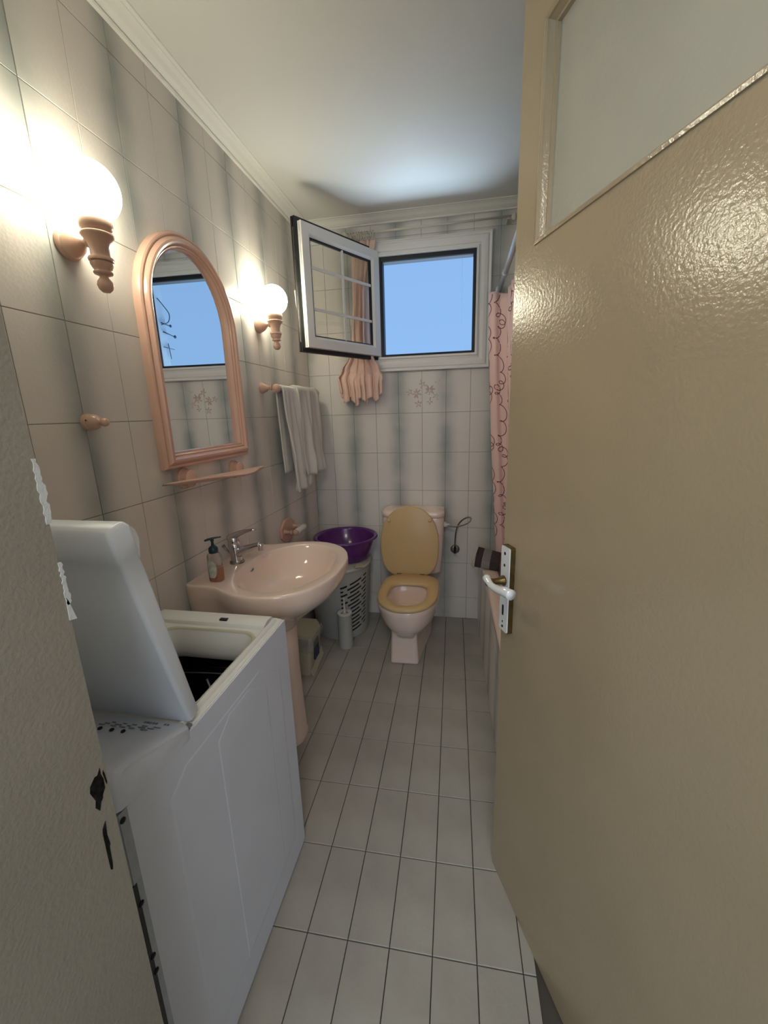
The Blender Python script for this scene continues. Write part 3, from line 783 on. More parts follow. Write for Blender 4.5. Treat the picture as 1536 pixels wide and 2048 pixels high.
# top frame with loading opening
def ring_plate(outer, inner, z0, z1):
    n = len(outer)
    return loft([[(*p, z0) for p in inner], [(*p, z0) for p in outer], [(*p, z1) for p in outer], [(*p, z1) for p in inner], [(*p, z0) for p in inner]], False, False)
def rr_res(x0, y0, x1, y1, r, n=64):
    poly = rrect(x0, y0, x1, y1, r, 6)
    return resample(poly, ((x0+x1)/2, (y0+y1)/2), n)
HX0, HX1, HY0, HY1 = .150, .440, -2.055, -1.735
mid = ((HX0+HX1)/2, (HY0+HY1)/2)
outr = resample(rrect(WX0+.002, -2.090, WX1-.003, WY1+.004, .010, 3), mid, 96)
inr = resample(rrect(HX0, HY0, HX1, HY1, .050, 6), mid, 96)
def R3(poly, z, s=0.0):
    return [(mid[0]+(p[0]-mid[0])*(1+s/max(abs(p[0]-mid[0]), abs(p[1]-mid[1]))), mid[1]+(p[1]-mid[1])*(1+s/max(abs(p[0]-mid[0]), abs(p[1]-mid[1]))), z) for p in poly]
mk('top_frame', loft([R3(outr, .806), R3(outr, .838), R3(outr, .842, -.004), R3(outr, .842, -.018), R3(inr, .836, .016), R3(inr, .834, .006), R3(inr, .826, .003), R3(inr, .826, .0005)], False, False), M_whitep, wm, True, angle=35)
mk('opening_gasket', loft([R3(inr, .834, .0075), R3(inr, .8375, .006), R3(inr, .8375, .002), R3(inr, .832, -.001), R3(inr, .826, 0)], False, False), M_cream, wm, True)
mk('loading_well', loft([R3(inr, .833, -.0005), R3(inr, .822, -.004), R3(inr, .800, -.013), R3(inr, .775, -.016), R3(inr, .752, -.012), R3(inr, .740, .003), R3(inr, .728, .026)], False, False), M_whitep, wm, True)
mk('side_rail', loft([[(x, y, z) for x, z in ((WX1-.032, .838), (WX1-.029, .848), (WX1-.024, .851), (WX1-.019, .848), (WX1-.016, .842), (WX1-.003, .840), (WX1-.003, .834), (WX1-.032, .832))] for y in (-2.088, -1.672, -1.664)][:2]), M_whitep, wm, True, angle=40)
mk('front_rim', loft([[(x, y, z) for y, z in ((-1.660, .834), (-1.660, .846), (-1.664, .851), (-1.690, .853), (-1.712, .846), (-1.716, .838), (-1.716, .834))] for x in (WX0+.012, WX1-.036)]), M_whitep, wm, True, angle=40)
mk('latch_slot', box((.303, -1.704, .846), (.326, -1.694, .8535)), M_black, wm)
# drum
mk('inner_shade_sheet', join(box((WX0+.006, WY1-.007, .05), (WX1-.006, WY1-.0055, .80)), box((WX0+.006, WY0+.02, .05), (WX0+.0075, WY1-.006, .80)), box((WX1-.0075, WY0+.02, .05), (WX1-.006, WY1-.006, .80))), M_black, wm)  # black sheets added so the cabinet interior looks deeply shaded
DCY, DCZ, DR = -1.919, .448, .249
def dpt(x, deg_, r=DR): a = math.radians(deg_); return (x, DCY+r*math.sin(a), DCZ+r*math.cos(a))
dsh = loft([[dpt(.125, d_), dpt(.435, d_), dpt(.435, d_, DR+.004), dpt(.125, d_, DR+.004)] for d_ in [56+258*k/48 for k in range(49)]])
dr = mk('drum', join(dsh, lathe([(.119, .250), (.125, .250)], (0, DCY, DCZ), 'x', 48), lathe([(.435, .250), (.441, .250)], (0, DCY, DCZ), 'x', 48)), M_dark, wm, True, angle=35)
mk('drum_rim', tube([dpt(.125+.31*k/10, 56, DR+.002) for k in range(11)], .0055, 8), M_dchrome, dr, True)
mk('drum_rim', tube([(.11+.34*k/10, WY1-.012, .655+.010*math.sin(k*.314)) for k in range(11)], .0025, 8), M_dchrome, dr, True)
for x_ in (.17, .40):
    mk('drum_rib', tube([dpt(x_, 58+55*k/14, DR-.003) for k in range(15)], .004, 8), M_dchrome, dr, True)
mk('drum_rim', tube([(.11+.34*k/10, WY1-.011, .632+.010*math.sin(k*.314)) for k in range(11)], .0022, 8), M_steel, dr, True)
mk('flap_bar', tube([(.205, WY1-.012, .618), (.222, WY1-.012, .560), (.235, WY1-.012, .50)], .004, 8), M_steel, dr, True)
mk('flap_catch', box((.350, WY1-.012, .608), (.385, WY1-.008, .618)), M_steel, dr)
mk('flap_catch', loft([[dpt(.345, d_, DR-.001), dpt(.385, d_, DR-.001), dpt(.385, d_, DR-.005), dpt(.345, d_, DR-.005)] for d_ in (56, 60)]), M_steel, dr)
hl = []
for i in range(13):
    for j in range(8):
        if i < 9 and (i+j) % 3: hl.append(sphere((.25+.022*j+(.01 if i % 2 else 0), WY1-.0078, .600-.014*i), .0026, 6, 4))
        if (i*3+j*5) % 4 == 0: continue
        hl.append(sphere(dpt(.195+.024*j+(.012 if i % 2 else 0), 60+4.2*i, DR-.0005), .0024, 6, 4))
o = mk('drum_perforations', join(*hl), M_steel, dr); o['kind'] = 'stuff'
# sloping control console at the rear
dk = [(-2.088, .826), (-2.088, .847), (-2.094, .852), (-2.235, .905), (-2.252, .908), (-2.264, .903), (-2.271, .890), (-2.2725, .858), (-2.2725, .842), (-2.250, .838), (-2.120, .828)]
def ring_x(x, ins):
    cy, cz = -2.18, .85
    return [(x, cy+(p[0]-cy)*(1-ins), cz+(p[1]-cz)*(1-ins) if p[1] > .845 else p[1]) for p in dk]
mk('control_console', loft([ring_x(WX0, .10), ring_x(WX0+.006, .03), ring_x(WX0+.022, 0), ring_x(WX1-.026, 0), ring_x(WX1-.010, .025), ring_x(WX1-.003, .07), ring_x(WX1+.0012, .13)]), M_white, wm, True, angle=40)
con = [c for c in wm.children if c.name.startswith('control_console')][0]
def dz(y): return .852+(.902-.852)*(-2.094-y)/.121
for bx_ in (.331-.012, .351-.008, .372-.004, .392):
    v, f = lathe([(0, .0042), (.0016, .0038)], (bx_, -2.150, dz(-2.150)-.0003), 'z', 14)
    mk('indicator_hole', (v, f), M_black, con)
marks = []
rm = random.Random(11)
for row, yy in enumerate((-2.136, -2.129, -2.122)):
    for k in range(5):
        x = .325+.022*k+.008*row+rm.uniform(-.003, .003); w = rm.uniform(.008, .016)
        marks.append(box((x, yy, dz(yy)-.0004), (x+w, yy+.0022, dz(yy)+.0003)))
for k in range(9):
    if k in (5, 6): continue
    x = .395+.0062*k; marks.append(box((x, -2.108, dz(-2.108)-.0004), (x+.0045, -2.104, dz(-2.108)+.0003)))
mk('console_lettering', join(*marks), M_print, con)
# raised lid
ld = bpy.data.objects.new('lid', None); link(ld, wm, (0, -2.090, .846))
ld.rotation_euler = (math.radians(14.0), 0, 0)
WL[ld] = Vector((0, 0, 0))
# local: z up along the lid, -y towards the camera (outer face)
lz = [(0, .026, .004), (.006, .032, .001), (.30, .040, .0), (.374, .042, .0), (.3755, .0432, -.001), (.420, .044, -.001), (.427, .040, .002), (.430, .034, .005)]
rg = []
for z, t, ins in lz:
    x0, x1 = WX0+.010+ins, WX1-.002-ins
    rg.append([(x, y, z) for x, y in rrect(x0, .004-(.0012 if .375 < z < .425 else 0)+max(ins, 0), x1, .004+t, .008, 4)])
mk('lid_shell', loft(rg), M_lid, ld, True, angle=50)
mk('lid_lip', loft([[(x, y, z) for y, z in ((.040, .360), (.048, .378), (.054, .392), (.052, .410), (.042, .422), (.02, .424), (.02, .360))] for x in (WX0+.012, WX1-.0025)]), M_whitep, ld, True, angle=50)
mk('lid_handle_recess', box((WX0+.13, .012, .4285), (WX0+.215, .028, .4310)), M_cream, ld)
mk('hinge_cover', box((WX1-.014, -2.094, .834), (WX1-.004, -2.082, .845)), M_print, wm)

# ------------------------------------------------------------------ waste bin, brush, hamper, purple bowl
bn = thing('waste_bin', 'small cream pedal bin with a clear bag behind the sink pedestal', 'bin', (.11, -.70, 0))
def bring(z, i): return [(*p, z) for p in rrect(.03+i, -.800+i, .198-i, -.607-i, .018, 4)]
mk('bin_body', loft([bring(.0, .018), bring(.01, .016), bring(.205, .004), bring(.212, .002)]), M_bin, bn, True, angle=40)
lidp = [(.030, -.802), (.150, -.805), (.204, -.796), (.203, -.640), (.172, -.600), (.040, -.600)]
mk('bin_lid', loft([[(*p, .212) for p in lidp], [(p[0], p[1], .232) for p in lidp], [(.11+(p[0]-.11)*.93, -.70+(p[1]+.70)*.93, .258) for p in lidp]]), M_bin, bn)
mk('bin_side_panel', prism([(-.735, .075), (-.665, .075), (-.665, .19), (-.735, .19)], 'x', .186, .196), M_blue, bn)['label'] = 'navy side panel'
mk('pedal_board', loft([[(.178, -.780, .03), (.190, -.780, .0), (.200, -.780, .0), (.190, -.780, .045)], [(.178, -.622, .09), (.190, -.622, .045), (.206, -.622, .045), (.194, -.622, .10)]]), M_bin, bn)
bg = []
for k, (z, e) in enumerate(((.160, .006), (.172, .011), (.19, .008), (.205, .012), (.222, .010), (.240, .003))):
    ring = []
    P = rrect(.03-e, -.800-e, .198+e, -.607+e, .02, 6)
    for i, p in enumerate(P):
        n_ = noise.noise(Vector((i*.9, k*1.7, 2)))*.006
        ring.append((p[0]+n_, p[1]+n_, z+(noise.noise(Vector((i*.5, k, 5)))*.010)))
    bg.append(ring)
mk('bin_bag', loft(bg, False, False), M_bag, bn, True)

br = thing('toilet_brush', 'white cylindrical toilet brush holder on the floor before the hamper', 'toilet brush', (.297, -.459, 0))
mk('brush_holder', lathe([(0, .043), (.003, .0455), (.20, .0440), (.228, .0430), (.232, .0420)], (.297, -.459, 0), 'z', 36), M_ham, br, True, angle=40)
mk('holder_rim', lathe([(.226, .0445), (.231, .0455), (.234, .0440), (.233, .038), (.2315, .010)], (.297, -.459, 0), 'z', 36), M_roll, br, True, angle=50)
mk('brush_handle', lathe([(.230, .009), (.236, .006), (.30, .0055), (.318, .0052), (.320, .0068), (.326, .0072), (.331, .004)], (.297, -.459, 0), 'z', 16), M_roll, br, True)
for dx, dy in ((-.014, -.016), (.020, -.002)):
    mk('vent_hole', lathe([(.2325, .0040), (.2345, .0038)], (.297+dx, -.459+dy, 0), 'z', 10), M_black, br)

hm = thing('laundry_hamper', 'off-white slotted laundry hamper in the back left corner', 'laundry hamper', (.205, -.21, 0))
def hpt(th, z, off=0.0):
    f = z/.49
    a = .172+.030*f+off; b = .186+.046*f+off; cx, cy = .205+.008*f, -.205-.034*f
    c, s = math.cos(th), math.sin(th); p = 2/2.05
    return (cx+a*math.copysign(abs(c)**p, c), cy+b*math.copysign(abs(s)**p, s), z)
zs = [0, .012, .03] + [.03+.43*i/60 for i in range(1, 61)] + [.475, .488]
NTH = 144
def pan(i): return ((i*360/NTH)-286)/64*25      # column inside the slotted panel
V = []
for z in zs:
    for i in range(NTH):
        u = pan(i)
        w_ = sstep(-1, 1, u)*sstep(26, 24, u)*sstep(.03, .06, z)*sstep(.465, .43, z) if -1 < u < 26 else 0
        V.append(hpt(2*math.pi*i/NTH, z+.0026*(u-12)*w_ if w_ else z))
Fh = []
for k in range(len(zs)-1):
    for i in range(NTH):
        u = int(round(pan(i))); row = (k-6)//4; ph = (k-6) % 4
        hole = False
        if 0 <= u < 25 and 6 <= k < 58 and ph < 2:
            hole = u in (1, 2, 3, 4, 7, 8, 9, 10, 11, 12, 13, 14, 15, 16, 19, 20, 21, 22) if row % 2 == 0 else u in (1, 2, 5, 6, 7, 8, 9, 10, 11, 12, 13, 14, 17, 18, 19, 20, 21, 22)
        if not hole:
            j = (i+1) % NTH
            Fh.append((k*NTH+i, k*NTH+j, (k+1)*NTH+j, (k+1)*NTH+i))
Fh.append(tuple(range(NTH-1, -1, -1)))
o = mk('hamper_body', (V, Fh), M_ham, hm); solid(o, .003, 1)
mk('hamper_shade_core', loft([[hpt(2*math.pi*i/48, z, -.012) for i in range(48)] for z in (.012, .25, .48)]), M_hamd, hm, True)  # dark core added for the shade seen through the slots
mk('hamper_foot', loft([[hpt(2*math.pi*i/64, 0, off)[:2]+(z,) for i in range(64)] for off, z in ((.001, 0), (.004, .002), (.004, .012), (.001, .016))], False, False), M_ham, hm, True)
def lring(off, z): return [hpt(2*math.pi*i/64, .49, off)[:2]+(z,) for i in range(64)]
mk('hamper_lid', loft([lring(.0, .486), lring(.010, .484), lring(.013, .490), lring(.011, .499), lring(.004, .503), lring(-.02, .503), lring(-.030, .509), lring(-.06, .512)]), M_ham, hm, True, angle=50)

bw = thing('wash_bowl', 'deep round purple plastic bowl resting on the laundry hamper', 'bowl', (.255, -.225, .513))
BCX, BCY, BZ = .262, -.232, .5125
outp = [(.001, .02), (.001, .130), (.004, .142), (.012, .148), (.10, .176), (.132, .184), (.139, .1855), (.141, .199), (.139, .2065), (.143, .209), (.149, .207), (.152, .199), (.150, .190), (.144, .182), (.134, .179), (.012, .143), (.005, .132), (.004, .02)]
mk('bowl_body', lathe(outp, (BCX, BCY, BZ), 'z', 64), M_purple, bw, True, angle=60)
sp = thing('scouring_sponge', 'worn greenish sponge on the hamper lid beneath the purple bowl', 'sponge', (.385, -.40, .513))
v, f = prism(rrect(-.026, -.016, .026, .016, .006, 3), 'z', 0, .012)
o = mk('sponge_block', (v, f), M_sponge, None)
o.parent = sp; o.location = (0, 0, .007); o.rotation_euler = (0, 0, .5)

# ------------------------------------------------------------------ toilet
tl = thing('toilet', 'pink toilet with raised ochre lid against the back wall', 'toilet', (.70, -.40, 0))
TX = .700
def trr(x0, y0, x1, y1, r, z, n=6): return [(*p, z) for p in rrect(x0, y0, x1, y1, r, n)]
o = mk('cistern', loft([trr(.530, -.165, .862, -.004, .03, .395), trr(.520, -.176, .872, -.004, .03, .41), trr(.502, -.192, .885, -.004, .04, .60), trr(.497, -.196, .889, -.004, .045, .765), trr(.499, -.194, .887, -.004, .045, .775)]), M_china, tl, True, angle=50)
mk('cistern_lid', loft([trr(.496, -.199, .890, -.002, .05, .777), trr(.493, -.203, .893, -.002, .05, .782), trr(.493, -.203, .893, -.002, .05, .806), trr(.499, -.196, .887, -.004, .05, .815), trr(.53, -.17, .85, -.02, .04, .818)]), M_china, tl, True, angle=50)
def bowl_ring(z, w, yf, yb, cx=TX, p=2.3, n=48):
    cy = (yf+yb)/2; b = (yb-yf)/2
    out = []
    for i in range(n):
        t = 2*math.pi*i/n; c, s = math.cos(t), math.sin(t)
        pw = p if s < 0 else 3.8
        x = cx+w*math.copysign(abs(c)**(2/pw), c); y = cy+b*math.copysign(abs(s)**(2/pw), s)
        out.append((x, y, z))
    return out
mk('bowl', loft([bowl_ring(.20, .10, -.660, -.48, p=2.0), bowl_ring(.170, .075, -.60, -.02, .695, 5), bowl_ring(.205, .095, -.635, -.02, .695, 2.6), bowl_ring(.222, .120, -.664, -.05, .695), bowl_ring(.245, .142, -.692, -.08), bowl_ring(.285, .161, -.716, -.11), bowl_ring(.33, .172, -.732, -.15), bowl_ring(.37, .176, -.742, -.20), bowl_ring(.392, .178, -.746, -.205), bowl_ring(.400, .174, -.741, -.21), bowl_ring(.400, .120, -.690, -.37),
    bowl_ring(.385, .112, -.682, -.38), bowl_ring(.33, .108, -.66, -.39), bowl_ring(.27, .085, -.61, -.40), bowl_ring(.22, .05, -.55, -.42)][1:], True, True), M_china, tl, True, angle=60)
o = mk('pedestal_foot', loft([[(.604, -.605, 0), (.766, -.600, 0), (.815, -.26, 0), (.815, -.02, 0), (.575, -.02, 0), (.575, -.26, 0)], [(.608, -.598, .10), (.760, -.594, .10), (.790, -.26, .10), (.790, -.02, .10), (.60, -.02, .10), (.60, -.26, .10)],
    [(.612, -.602, .20), (.757, -.598, .20), (.785, -.26, .20), (.785, -.02, .20), (.61, -.02, .20), (.61, -.26, .20)], [(.600, -.62, .26), (.770, -.616, .26), (.80, -.26, .30), (.80, -.02, .30), (.60, -.02, .30), (.60, -.26, .30)]]), M_china, tl)
bevel(o, .014, 3)
mk('bowl_water', [(p[0], p[1], .255) for p in bowl_ring(.255, .078, -.60, -.402)] and ([(p[0], p[1], .255) for p in bowl_ring(.255, .078, -.60, -.402)], [tuple(range(48))]), mat('water', (0.30, 0.24, 0.22), 0.02, spec=.8), tl)
# seat ring
def sring2(w, yf, yb, z, p=2.25): return bowl_ring(z, w, yf, yb, .703, p)
seat = mk('seat', loft([sring2(.110, -.692, -.402, .408), sring2(.168, -.750, -.270, .404), sring2(.174, -.757, -.262, .410), sring2(.173, -.756, -.263, .420), sring2(.166, -.750, -.27, .4255), sring2(.120, -.702, -.394, .4255), sring2(.112, -.694, -.402, .420), sring2(.110, -.692, -.402, .408)], False, False), M_seat, tl, True, angle=60)
# raised lid
def lidout(s=1.0):
    out = []
    for i in range(56):
        t = 2*math.pi*i/56; c, q = math.cos(t), math.sin(t)
        if q >= 0: x = .184*math.copysign(abs(c)**(2/2.1), c); z = .235*abs(q)**(2/2.1)
        else: x = .184*math.copysign(abs(c)**(2/3.6), c)*(1-.05*abs(q)); z = -.222*abs(q)**(2/3.4)
        out.append((.678+x*s, .622+z*s))
    return out
def lr(s, y): return [(x, y-.030*((z-.40)/.45)*-1, z) for x, z in lidout(s)]
tlid = mk('toilet_lid', loft([lr(.965, -.249), lr(.992, -.247), lr(1.0, -.243), lr(1.0, -.236), lr(.99, -.231), lr(.9, -.230)]), M_seat, tl, True, angle=50)
for xx, zz in ((.549, .762), (.806, .768)):
    mk('buffer', sphere((xx, -.249+.030*((zz-.40)/.45), zz), .0115, 14, 8, (1, .7, 1)), M_seat, tlid, True)
for xx in (.612, .762):
    mk('hinge', join(box((xx-.014, -.262, .402), (xx+.014, -.240, .412)), lathe([(-.015, .006), (.015, .006)], (xx, -.250, .416), 'x', 12)), M_brass, tl)
# supply hose
ho = thing('supply_hose', 'thin looped braided water hose from wall valve to the cistern', 'hose', (.93, -.06, .62))
mk('hose', tube(smoothpts([(.905, -.10, .711), (.935, -.105, .703), (.970, -.11, .703), (1.010, -.12, .715), (1.045, -.125, .735), (1.058, -.12, .757), (1.045, -.11, .765), (1.015, -.10, .750), (.985, -.085, .715), (.968, -.07, .665), (.962, -.055, .605), (.961, -.045, .565), (.961, -.042, .545)], 6), .0048, 10), M_dchrome, ho, True)
mk('cistern_nut', lathe([(0, .018), (.012, .018), (.013, .010), (.024, .010), (.025, .006), (.036, .006)], (.889, -.10, .711), 'x', 12), M_roll, ho, True, angle=30)
mk('valve_rosette', lathe([(-.006, .024), (-.004, .029), (0, .031)], (.961, -.001, .512), 'y', 28), M_dchrome, ho, True)
mk('valve', join(lathe([(-.050, .009), (-.004, .009)], (.961, 0, .516), 'y', 14), lathe([(0, .009), (.012, .009), (.014, .006), (.030, .006)], (.961, -.040, .522), 'z', 12), lathe([(-.068, .007), (-.052, .012), (-.048, .012)], (.961, 0, .508), 'y', 10)), M_dark, ho, True, angle=40)

# ------------------------------------------------------------------ bathtub
bt = thing('bathtub', 'pink bathtub with tiled front along the right wall', 'bathtub', (1.5, -.8, 0))
def TXf(y): return 1.127-.0285*y
TYE = -1.60
o = mk('tub_front', loft([[(TXf(y), y, 0), (1.24, y, 0), (1.24, y, .472), (TXf(y), y, .472)] for y in (-.001, TYE)]), M_grout, bt)
mk('tub_end', box((1.18, TYE-.08, 0), (XR-.002, TYE, .50)), M_grout, bt)
yy = -.0766+.0; c = 10
ypos = [0.0]; y = -.0766+.03
while y > TYE: ypos.append(y); y -= TW
ypos.append(TYE)
for i in range(len(ypos)-1):
    y1, y0 = ypos[i], ypos[i+1]
    for z0, z1 in ((0, .1598), (.1598, .4118), (.4118, .470)):
        yc, zc = (y0+y1)/2, (z0+z1)/2
        me = tile_mesh('AB'[i % 2]+'t', -(y1-y0)/2, (y1-y0)/2, -(z1-z0)/2, (z1-z0)/2, (M_tileA, M_tileB)[i % 2])
        t_ = bpy.data.objects.new('tub_tile', me); link(t_, o, (TXf(yc)-.005, yc, zc)); t_.rotation_euler = (0, 0, -math.pi/2+math.radians(1.63))
def tubr(e, z, r):
    x0a, x1 = 1.127+e, XR-.015-e
    y0, y1 = TYE+e-.02, -.003-e
    out = []
    for p in rrect(0, y0, 1, y1, .0001+r, 6):
        pass
    P = rrect(x0a, y0, x1, y1, r, 6)
    return [(p[0] - .0285*p[1]*(1-(p[0]-x0a)/(x1-x0a)), p[1], z) for p in P]
mk('tub_shell', loft([tubr(.004, .468, .01), tubr(-.004, .470, .01), tubr(-.008, .478, .012), tubr(-.008, .500, .012), tubr(-.003, .508, .014), tubr(.012, .510, .02), tubr(.055, .508, .05), tubr(.075, .498, .07), tubr(.085, .47, .08), tubr(.10, .30, .09), tubr(.13, .14, .10), tubr(.18, .10, .10)], True, True), M_china, bt, True, angle=60)

# folded bath mat on the tub rim
bm_ = thing('folded_cloth', 'folded grey and charcoal striped cloth on the corner of the tub rim', 'cloth', (1.145, -.25, .512))
bm_.rotation_euler = (math.radians(0), math.radians(6), math.radians(-8))
WL[bm_] = Vector((0, 0, 0))
def matseg(x0, x1, name, m):
    rg = []
    for x in (x0, (x0+x1)/2, x1):
        hgt = .066-.10*(x+.055)
        rg.append([(x, -.105, .004), (x, .105, .004), (x, .108, hgt*.5), (x, .100, hgt), (x, .0, hgt+.004), (x, -.095, hgt-.006), (x, -.108, hgt*.5)])
    o = mk(name, loft(rg), m, bm_); bevel(o, .004)
matseg(-.055, -.018, 'dark_stripe', M_dgrey); matseg(-.018, .032, 'grey_stripe', M_lgrey); matseg(.032, .085, 'dark_stripe', M_dgrey)
mk('binding', tube(smoothpts([(-.060, .105, .010), (-.062, .108, .045), (-.058, .100, .072), (-.058, 0, .074), (-.060, -.090, .066), (-.066, -.112, .050), (-.070, -.115, .020), (-.060, -.108, .002)], 6), .0045, 8), M_ecru, bm_, True)

# ------------------------------------------------------------------ shower rod and curtain
sr = thing('shower_rod', 'white shower curtain rod over the bathtub', 'curtain rod', (1.19, -.8, 2.09))
RZ = 2.092
mk('rod_tube', tube([(1.192, -.002, RZ), (1.192, -.60, RZ-.006), (1.192, -1.62, RZ-.01)], .0125, 18), M_rod, sr, True)
mk('rod_flange', lathe([(-.012, .014), (-.006, .026), (0, .028)], (1.192, 0, RZ), 'y', 24), M_rod, sr, True)
mk('rod_sleeve', lathe([(-.36, .0135), (-.359, .0155), (-.33, .0155), (-.329, .0135)], (1.192, 0, RZ-.003), 'y', 20), M_rod, sr, True)
sc_ = thing('shower_curtain', 'pink shower curtain printed with dark red loops', 'curtain', (1.2, -.6, 1.2))
SCP = smoothpts([(1.150, -.085, 0), (1.128, -.105, 0), (1.131, -.130, 0), (1.160, -.150, 0), (1.185, -.140, 0), (1.215, -.155, 0), (1.245, -.190, 0), (1.250, -.235, 0), (1.222, -.270, 0), (1.215, -.31, 0)]
    + [(1.238+.022*(-1)**k, -.36-.052*k, 0) for k in range(24)], 8)
_cl = [0.0]
for _i in range(1, len(SCP)): _cl.append(_cl[-1]+(SCP[_i]-SCP[_i-1]).length)
def SCf(u, v):
    """u along the folds from the back wall, v down"""
    s = min(max(u, 0), 1)*_cl[-1]
    lo, hi = 0, len(_cl)-1
    while hi-lo > 1:
        m_ = (lo+hi)//2
        if _cl[m_] <= s: lo = m_
        else: hi = m_
    p = SCP[lo].lerp(SCP[hi], (s-_cl[lo])/(_cl[hi]-_cl[lo]))
    y = p.y
    ztop = 2.050-.02*min(u*8, 1)+.012*abs(math.sin(u*40)); zb = .40
    z = ztop+(zb-ztop)*v
    x = p.x+.105*v**1.35+.008*noise.noise(Vector((u*20, v*4, 0)))*v
    y += .02*v*noise.noise(Vector((u*9, v*3, 4)))
    return Vector((x, y, z))
o = mk('curtain_sheet', grid(SCf, 300, 30), M_scurt, sc_, True); solid(o, .0012)
# printed loops
def SCn(u, v):
    e = 1e-3; a = SCf(u+e, v)-SCf(u-e, v); b = SCf(u, v+e)-SCf(u, v-e)
    n = a.cross(b).normalized(); return n if n.x < 0 else -n
ULEN = _cl[-1]     # cloth length along the folds per unit u, metres
rb = []
rs = random.Random(21)
def ribbon(uv, off, wid=.0021):
    v = []; f = []
    for i, (u, vv) in enumerate(uv):
        u2, v2 = uv[min(i+1, len(uv)-1)]; u1, v1 = uv[max(i-1, 0)]
        d = Vector(((u2-u1)*ULEN, (v2-v1)*1.65)); d = d.normalized() if d.length > 0 else Vector((1, 0)); nx = (-d.y*wid/ULEN, d.x*wid/1.65)
        nn = SCn(u, vv)*off
        for s in (-1, 1):
            v.append(tuple(SCf(u+nx[0]*s, vv+nx[1]*s)+nn))
    for i in range(len(uv)-1): f.append((2*i, 2*i+1, 2*i+3, 2*i+2))
    return v, f
NCOL = int(ULEN/.085)
for k in range(NCOL):
    ph = rs.uniform(0, 6); Xc = .035+.085*k; pts_ = []
    t = 0.0; Z = .012; X = 0.0
    r0 = .017
    while Z < 1.60:
        r = r0*(1+.25*math.sin(t*.31+ph))
        uu = (Xc+.020*math.sin(t*.23+ph)+r*1.15*math.cos(t))/ULEN
        vv = (Z+r*math.sin(t))/1.65
        if .002 < uu < .998 and .003 < vv < .995: pts_.append((uu, vv))
        elif len(pts_) > 3:
            for of in (.0016, -.0016): rb.append(ribbon(pts_, of))
            pts_ = []
        t += .33; Z += .33*.0095*(1+.6*math.sin(t*.17+2*ph))
    if len(pts_) > 3:
        for of in (.0016, -.0016): rb.append(ribbon(pts_, of))
mk('loop_print', join(*rb), M_squig, sc_)['label'] = 'dark red looping line print'

# ------------------------------------------------------------------ small window curtain on its rod
cr = thing('window_curtain_rod', 'thin ivory curtain rod across the top of the window', 'curtain rod', (.78, -.075, 2.437))
ry, rz = -.078, 2.432
mk('rod', tube([(.315, ry, rz), (1.245, ry, rz+.006)], .0055, 12), M_ivory, cr, True)
for xx in (.305, 1.252):
    mk('finial', lathe([(-.016, .004), (-.012, .011), (-.004, .0165), (.004, .0165), (.012, .011), (.016, .004)], (xx, ry, rz+.003), 'x', 18), M_ivory, cr, True)
    mk('bracket', box((xx-.006 + (.03 if xx < 1 else -.03), ry, rz-.006), (xx+.006+(.03 if xx < 1 else -.03), 0, rz+.008)), M_ivory, cr)
wc = thing('window_curtain', 'gathered salmon curtain with ruffled hem beside the window', 'curtain', (.37, -.07, 2.0))
for i in range(10):
    x = .325+.0165*i
    ring = [(x+.003*math.sin(a*2), ry+.0155*math.sin(a), rz-.008+.0165*math.cos(a)) for a in [2*math.pi*k/20 for k in range(21)]]
    r = mk('curtain_ring', tube(ring, .0026, 8), M_ivory, wc, True); r.rotation_euler = (0, 0, rs.uniform(-.25, .25))
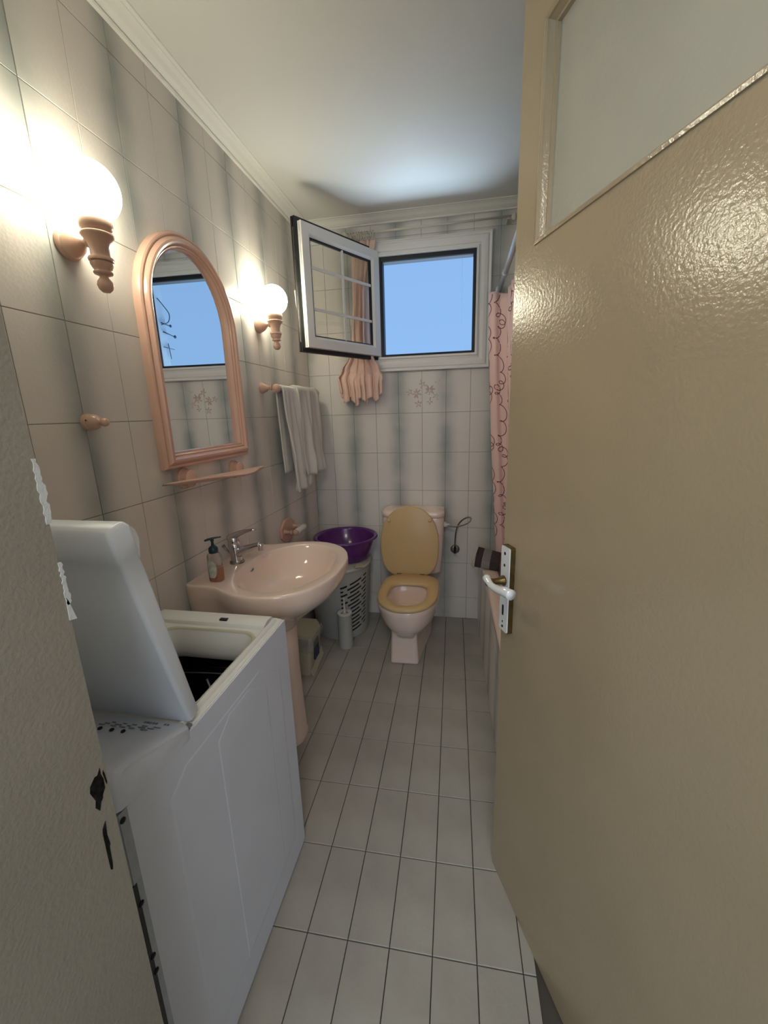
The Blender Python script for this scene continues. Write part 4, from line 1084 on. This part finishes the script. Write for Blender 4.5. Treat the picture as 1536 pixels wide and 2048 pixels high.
def WCf(u, v):
    z = 2.405+(1.535-2.405)*v
    # half width and centre along the drop
    keys = [(0, .40, .088), (.10, .400, .072), (.35, .385, .055), (.62, .375, .062), (.74, .372, .085), (.82, .368, .128), (.88, .366, .150), (.93, .366, .142), (1, .366, .140)]
    for a, b in zip(keys, keys[1:]):
        if a[0] <= v <= b[0]:
            t = (v-a[0])/(b[0]-a[0]); t = t*t*(3-2*t); c = a[1]+(b[1]-a[1])*t; h = a[2]+(b[2]-a[2])*t; break
    ruf = sstep(.84, .96, v)
    am = (.013+.010*v)*(1-.3*ruf)
    w = math.sin(u*2*math.pi*5.5+.6*math.sin(v*5))+.45*math.sin(u*2*math.pi*9.3+1+v*2)
    x = c+h*(2*u-1)+.007*math.cos(u*2*math.pi*5.5)+.010*ruf*math.sin(u*2*math.pi*13)
    y = -.055-.020*v+am*w*(.8+.9*noise.noise(Vector((u*5, v*3, 1))))
    y += ruf*.015*math.sin(u*2*math.pi*13+v*4)
    z += ruf*(-.035*math.sin(u*math.pi)**.6+.022*math.sin(u*2*math.pi*4.3+1))+.020*v*noise.noise(Vector((u*4, 3, 0)))
    y -= .016*math.exp(-((v-.90)/.05)**2)-.012*math.exp(-((v-.845)/.012)**2)
    return Vector((x, min(y, -.012) if not (z > 1.66 and x > .39) else min(y, -.040), z))
o = mk('curtain_cloth', grid(WCf, 220, 90), M_curt, wc, True); solid(o, .0015)

# ------------------------------------------------------------------ outside the window
ew = wall_obj('wall_outside', join(box((1.32, .10, -1.0), (1.5, .53, 5.0))), M_ext)
cab1 = thing('outside_cable', 'thin dark cable hanging down outside the window', 'cable', (1.15, 2.6, 3.2))
mk('cable_line', tube([(.955, 2.6, 5.5), (.965, 2.6, 4.0), (.985, 2.6, 1.6), (.99, 2.6, -1)], .003, 6), M_ext, cab1, True)
pf = thing('outside_pipe_fittings', 'dark pipes and hooks fixed to the pale wall outside', 'pipe fittings', (1.32, .9, 2.4))
px = 1.312
mk('pipe', tube(smoothpts([(px, .46, 2.34), (px-.012, .50, 2.30), (px-.030, .54, 2.24), (px-.020, .53, 2.18), (px, .47, 2.15)], 6), .0035, 8), M_extd, pf, True)
mk('valve_wheel', sphere((px-.015, .56, 2.155), .012, 12, 8, (.6, 1, 1)), M_extd, pf, True)
mk('valve_wheel', sphere((px-.015, .60, 2.08), .014, 12, 8, (.6, 1, 1)), M_extd, pf, True)
mk('pipe', tube([(px, .47, 2.165), (px-.010, .56, 2.155)], .005, 8), M_extd, pf, True)
mk('pipe', tube([(px, .48, 2.10), (px-.010, .60, 2.08)], .005, 8), M_extd, pf, True)
mk('bracket', tube([(px, .46, 1.985), (px-.005, .585, 1.98)], .003, 8), M_extd, pf, True)
mk('bracket', tube([(px, .52, 2.02), (px-.005, .53, 1.90)], .003, 8), M_extd, pf, True)
mk('vent_flap', box((px-.004, .40, 2.45), (px+.008, .46, 2.52)), M_extd, pf)
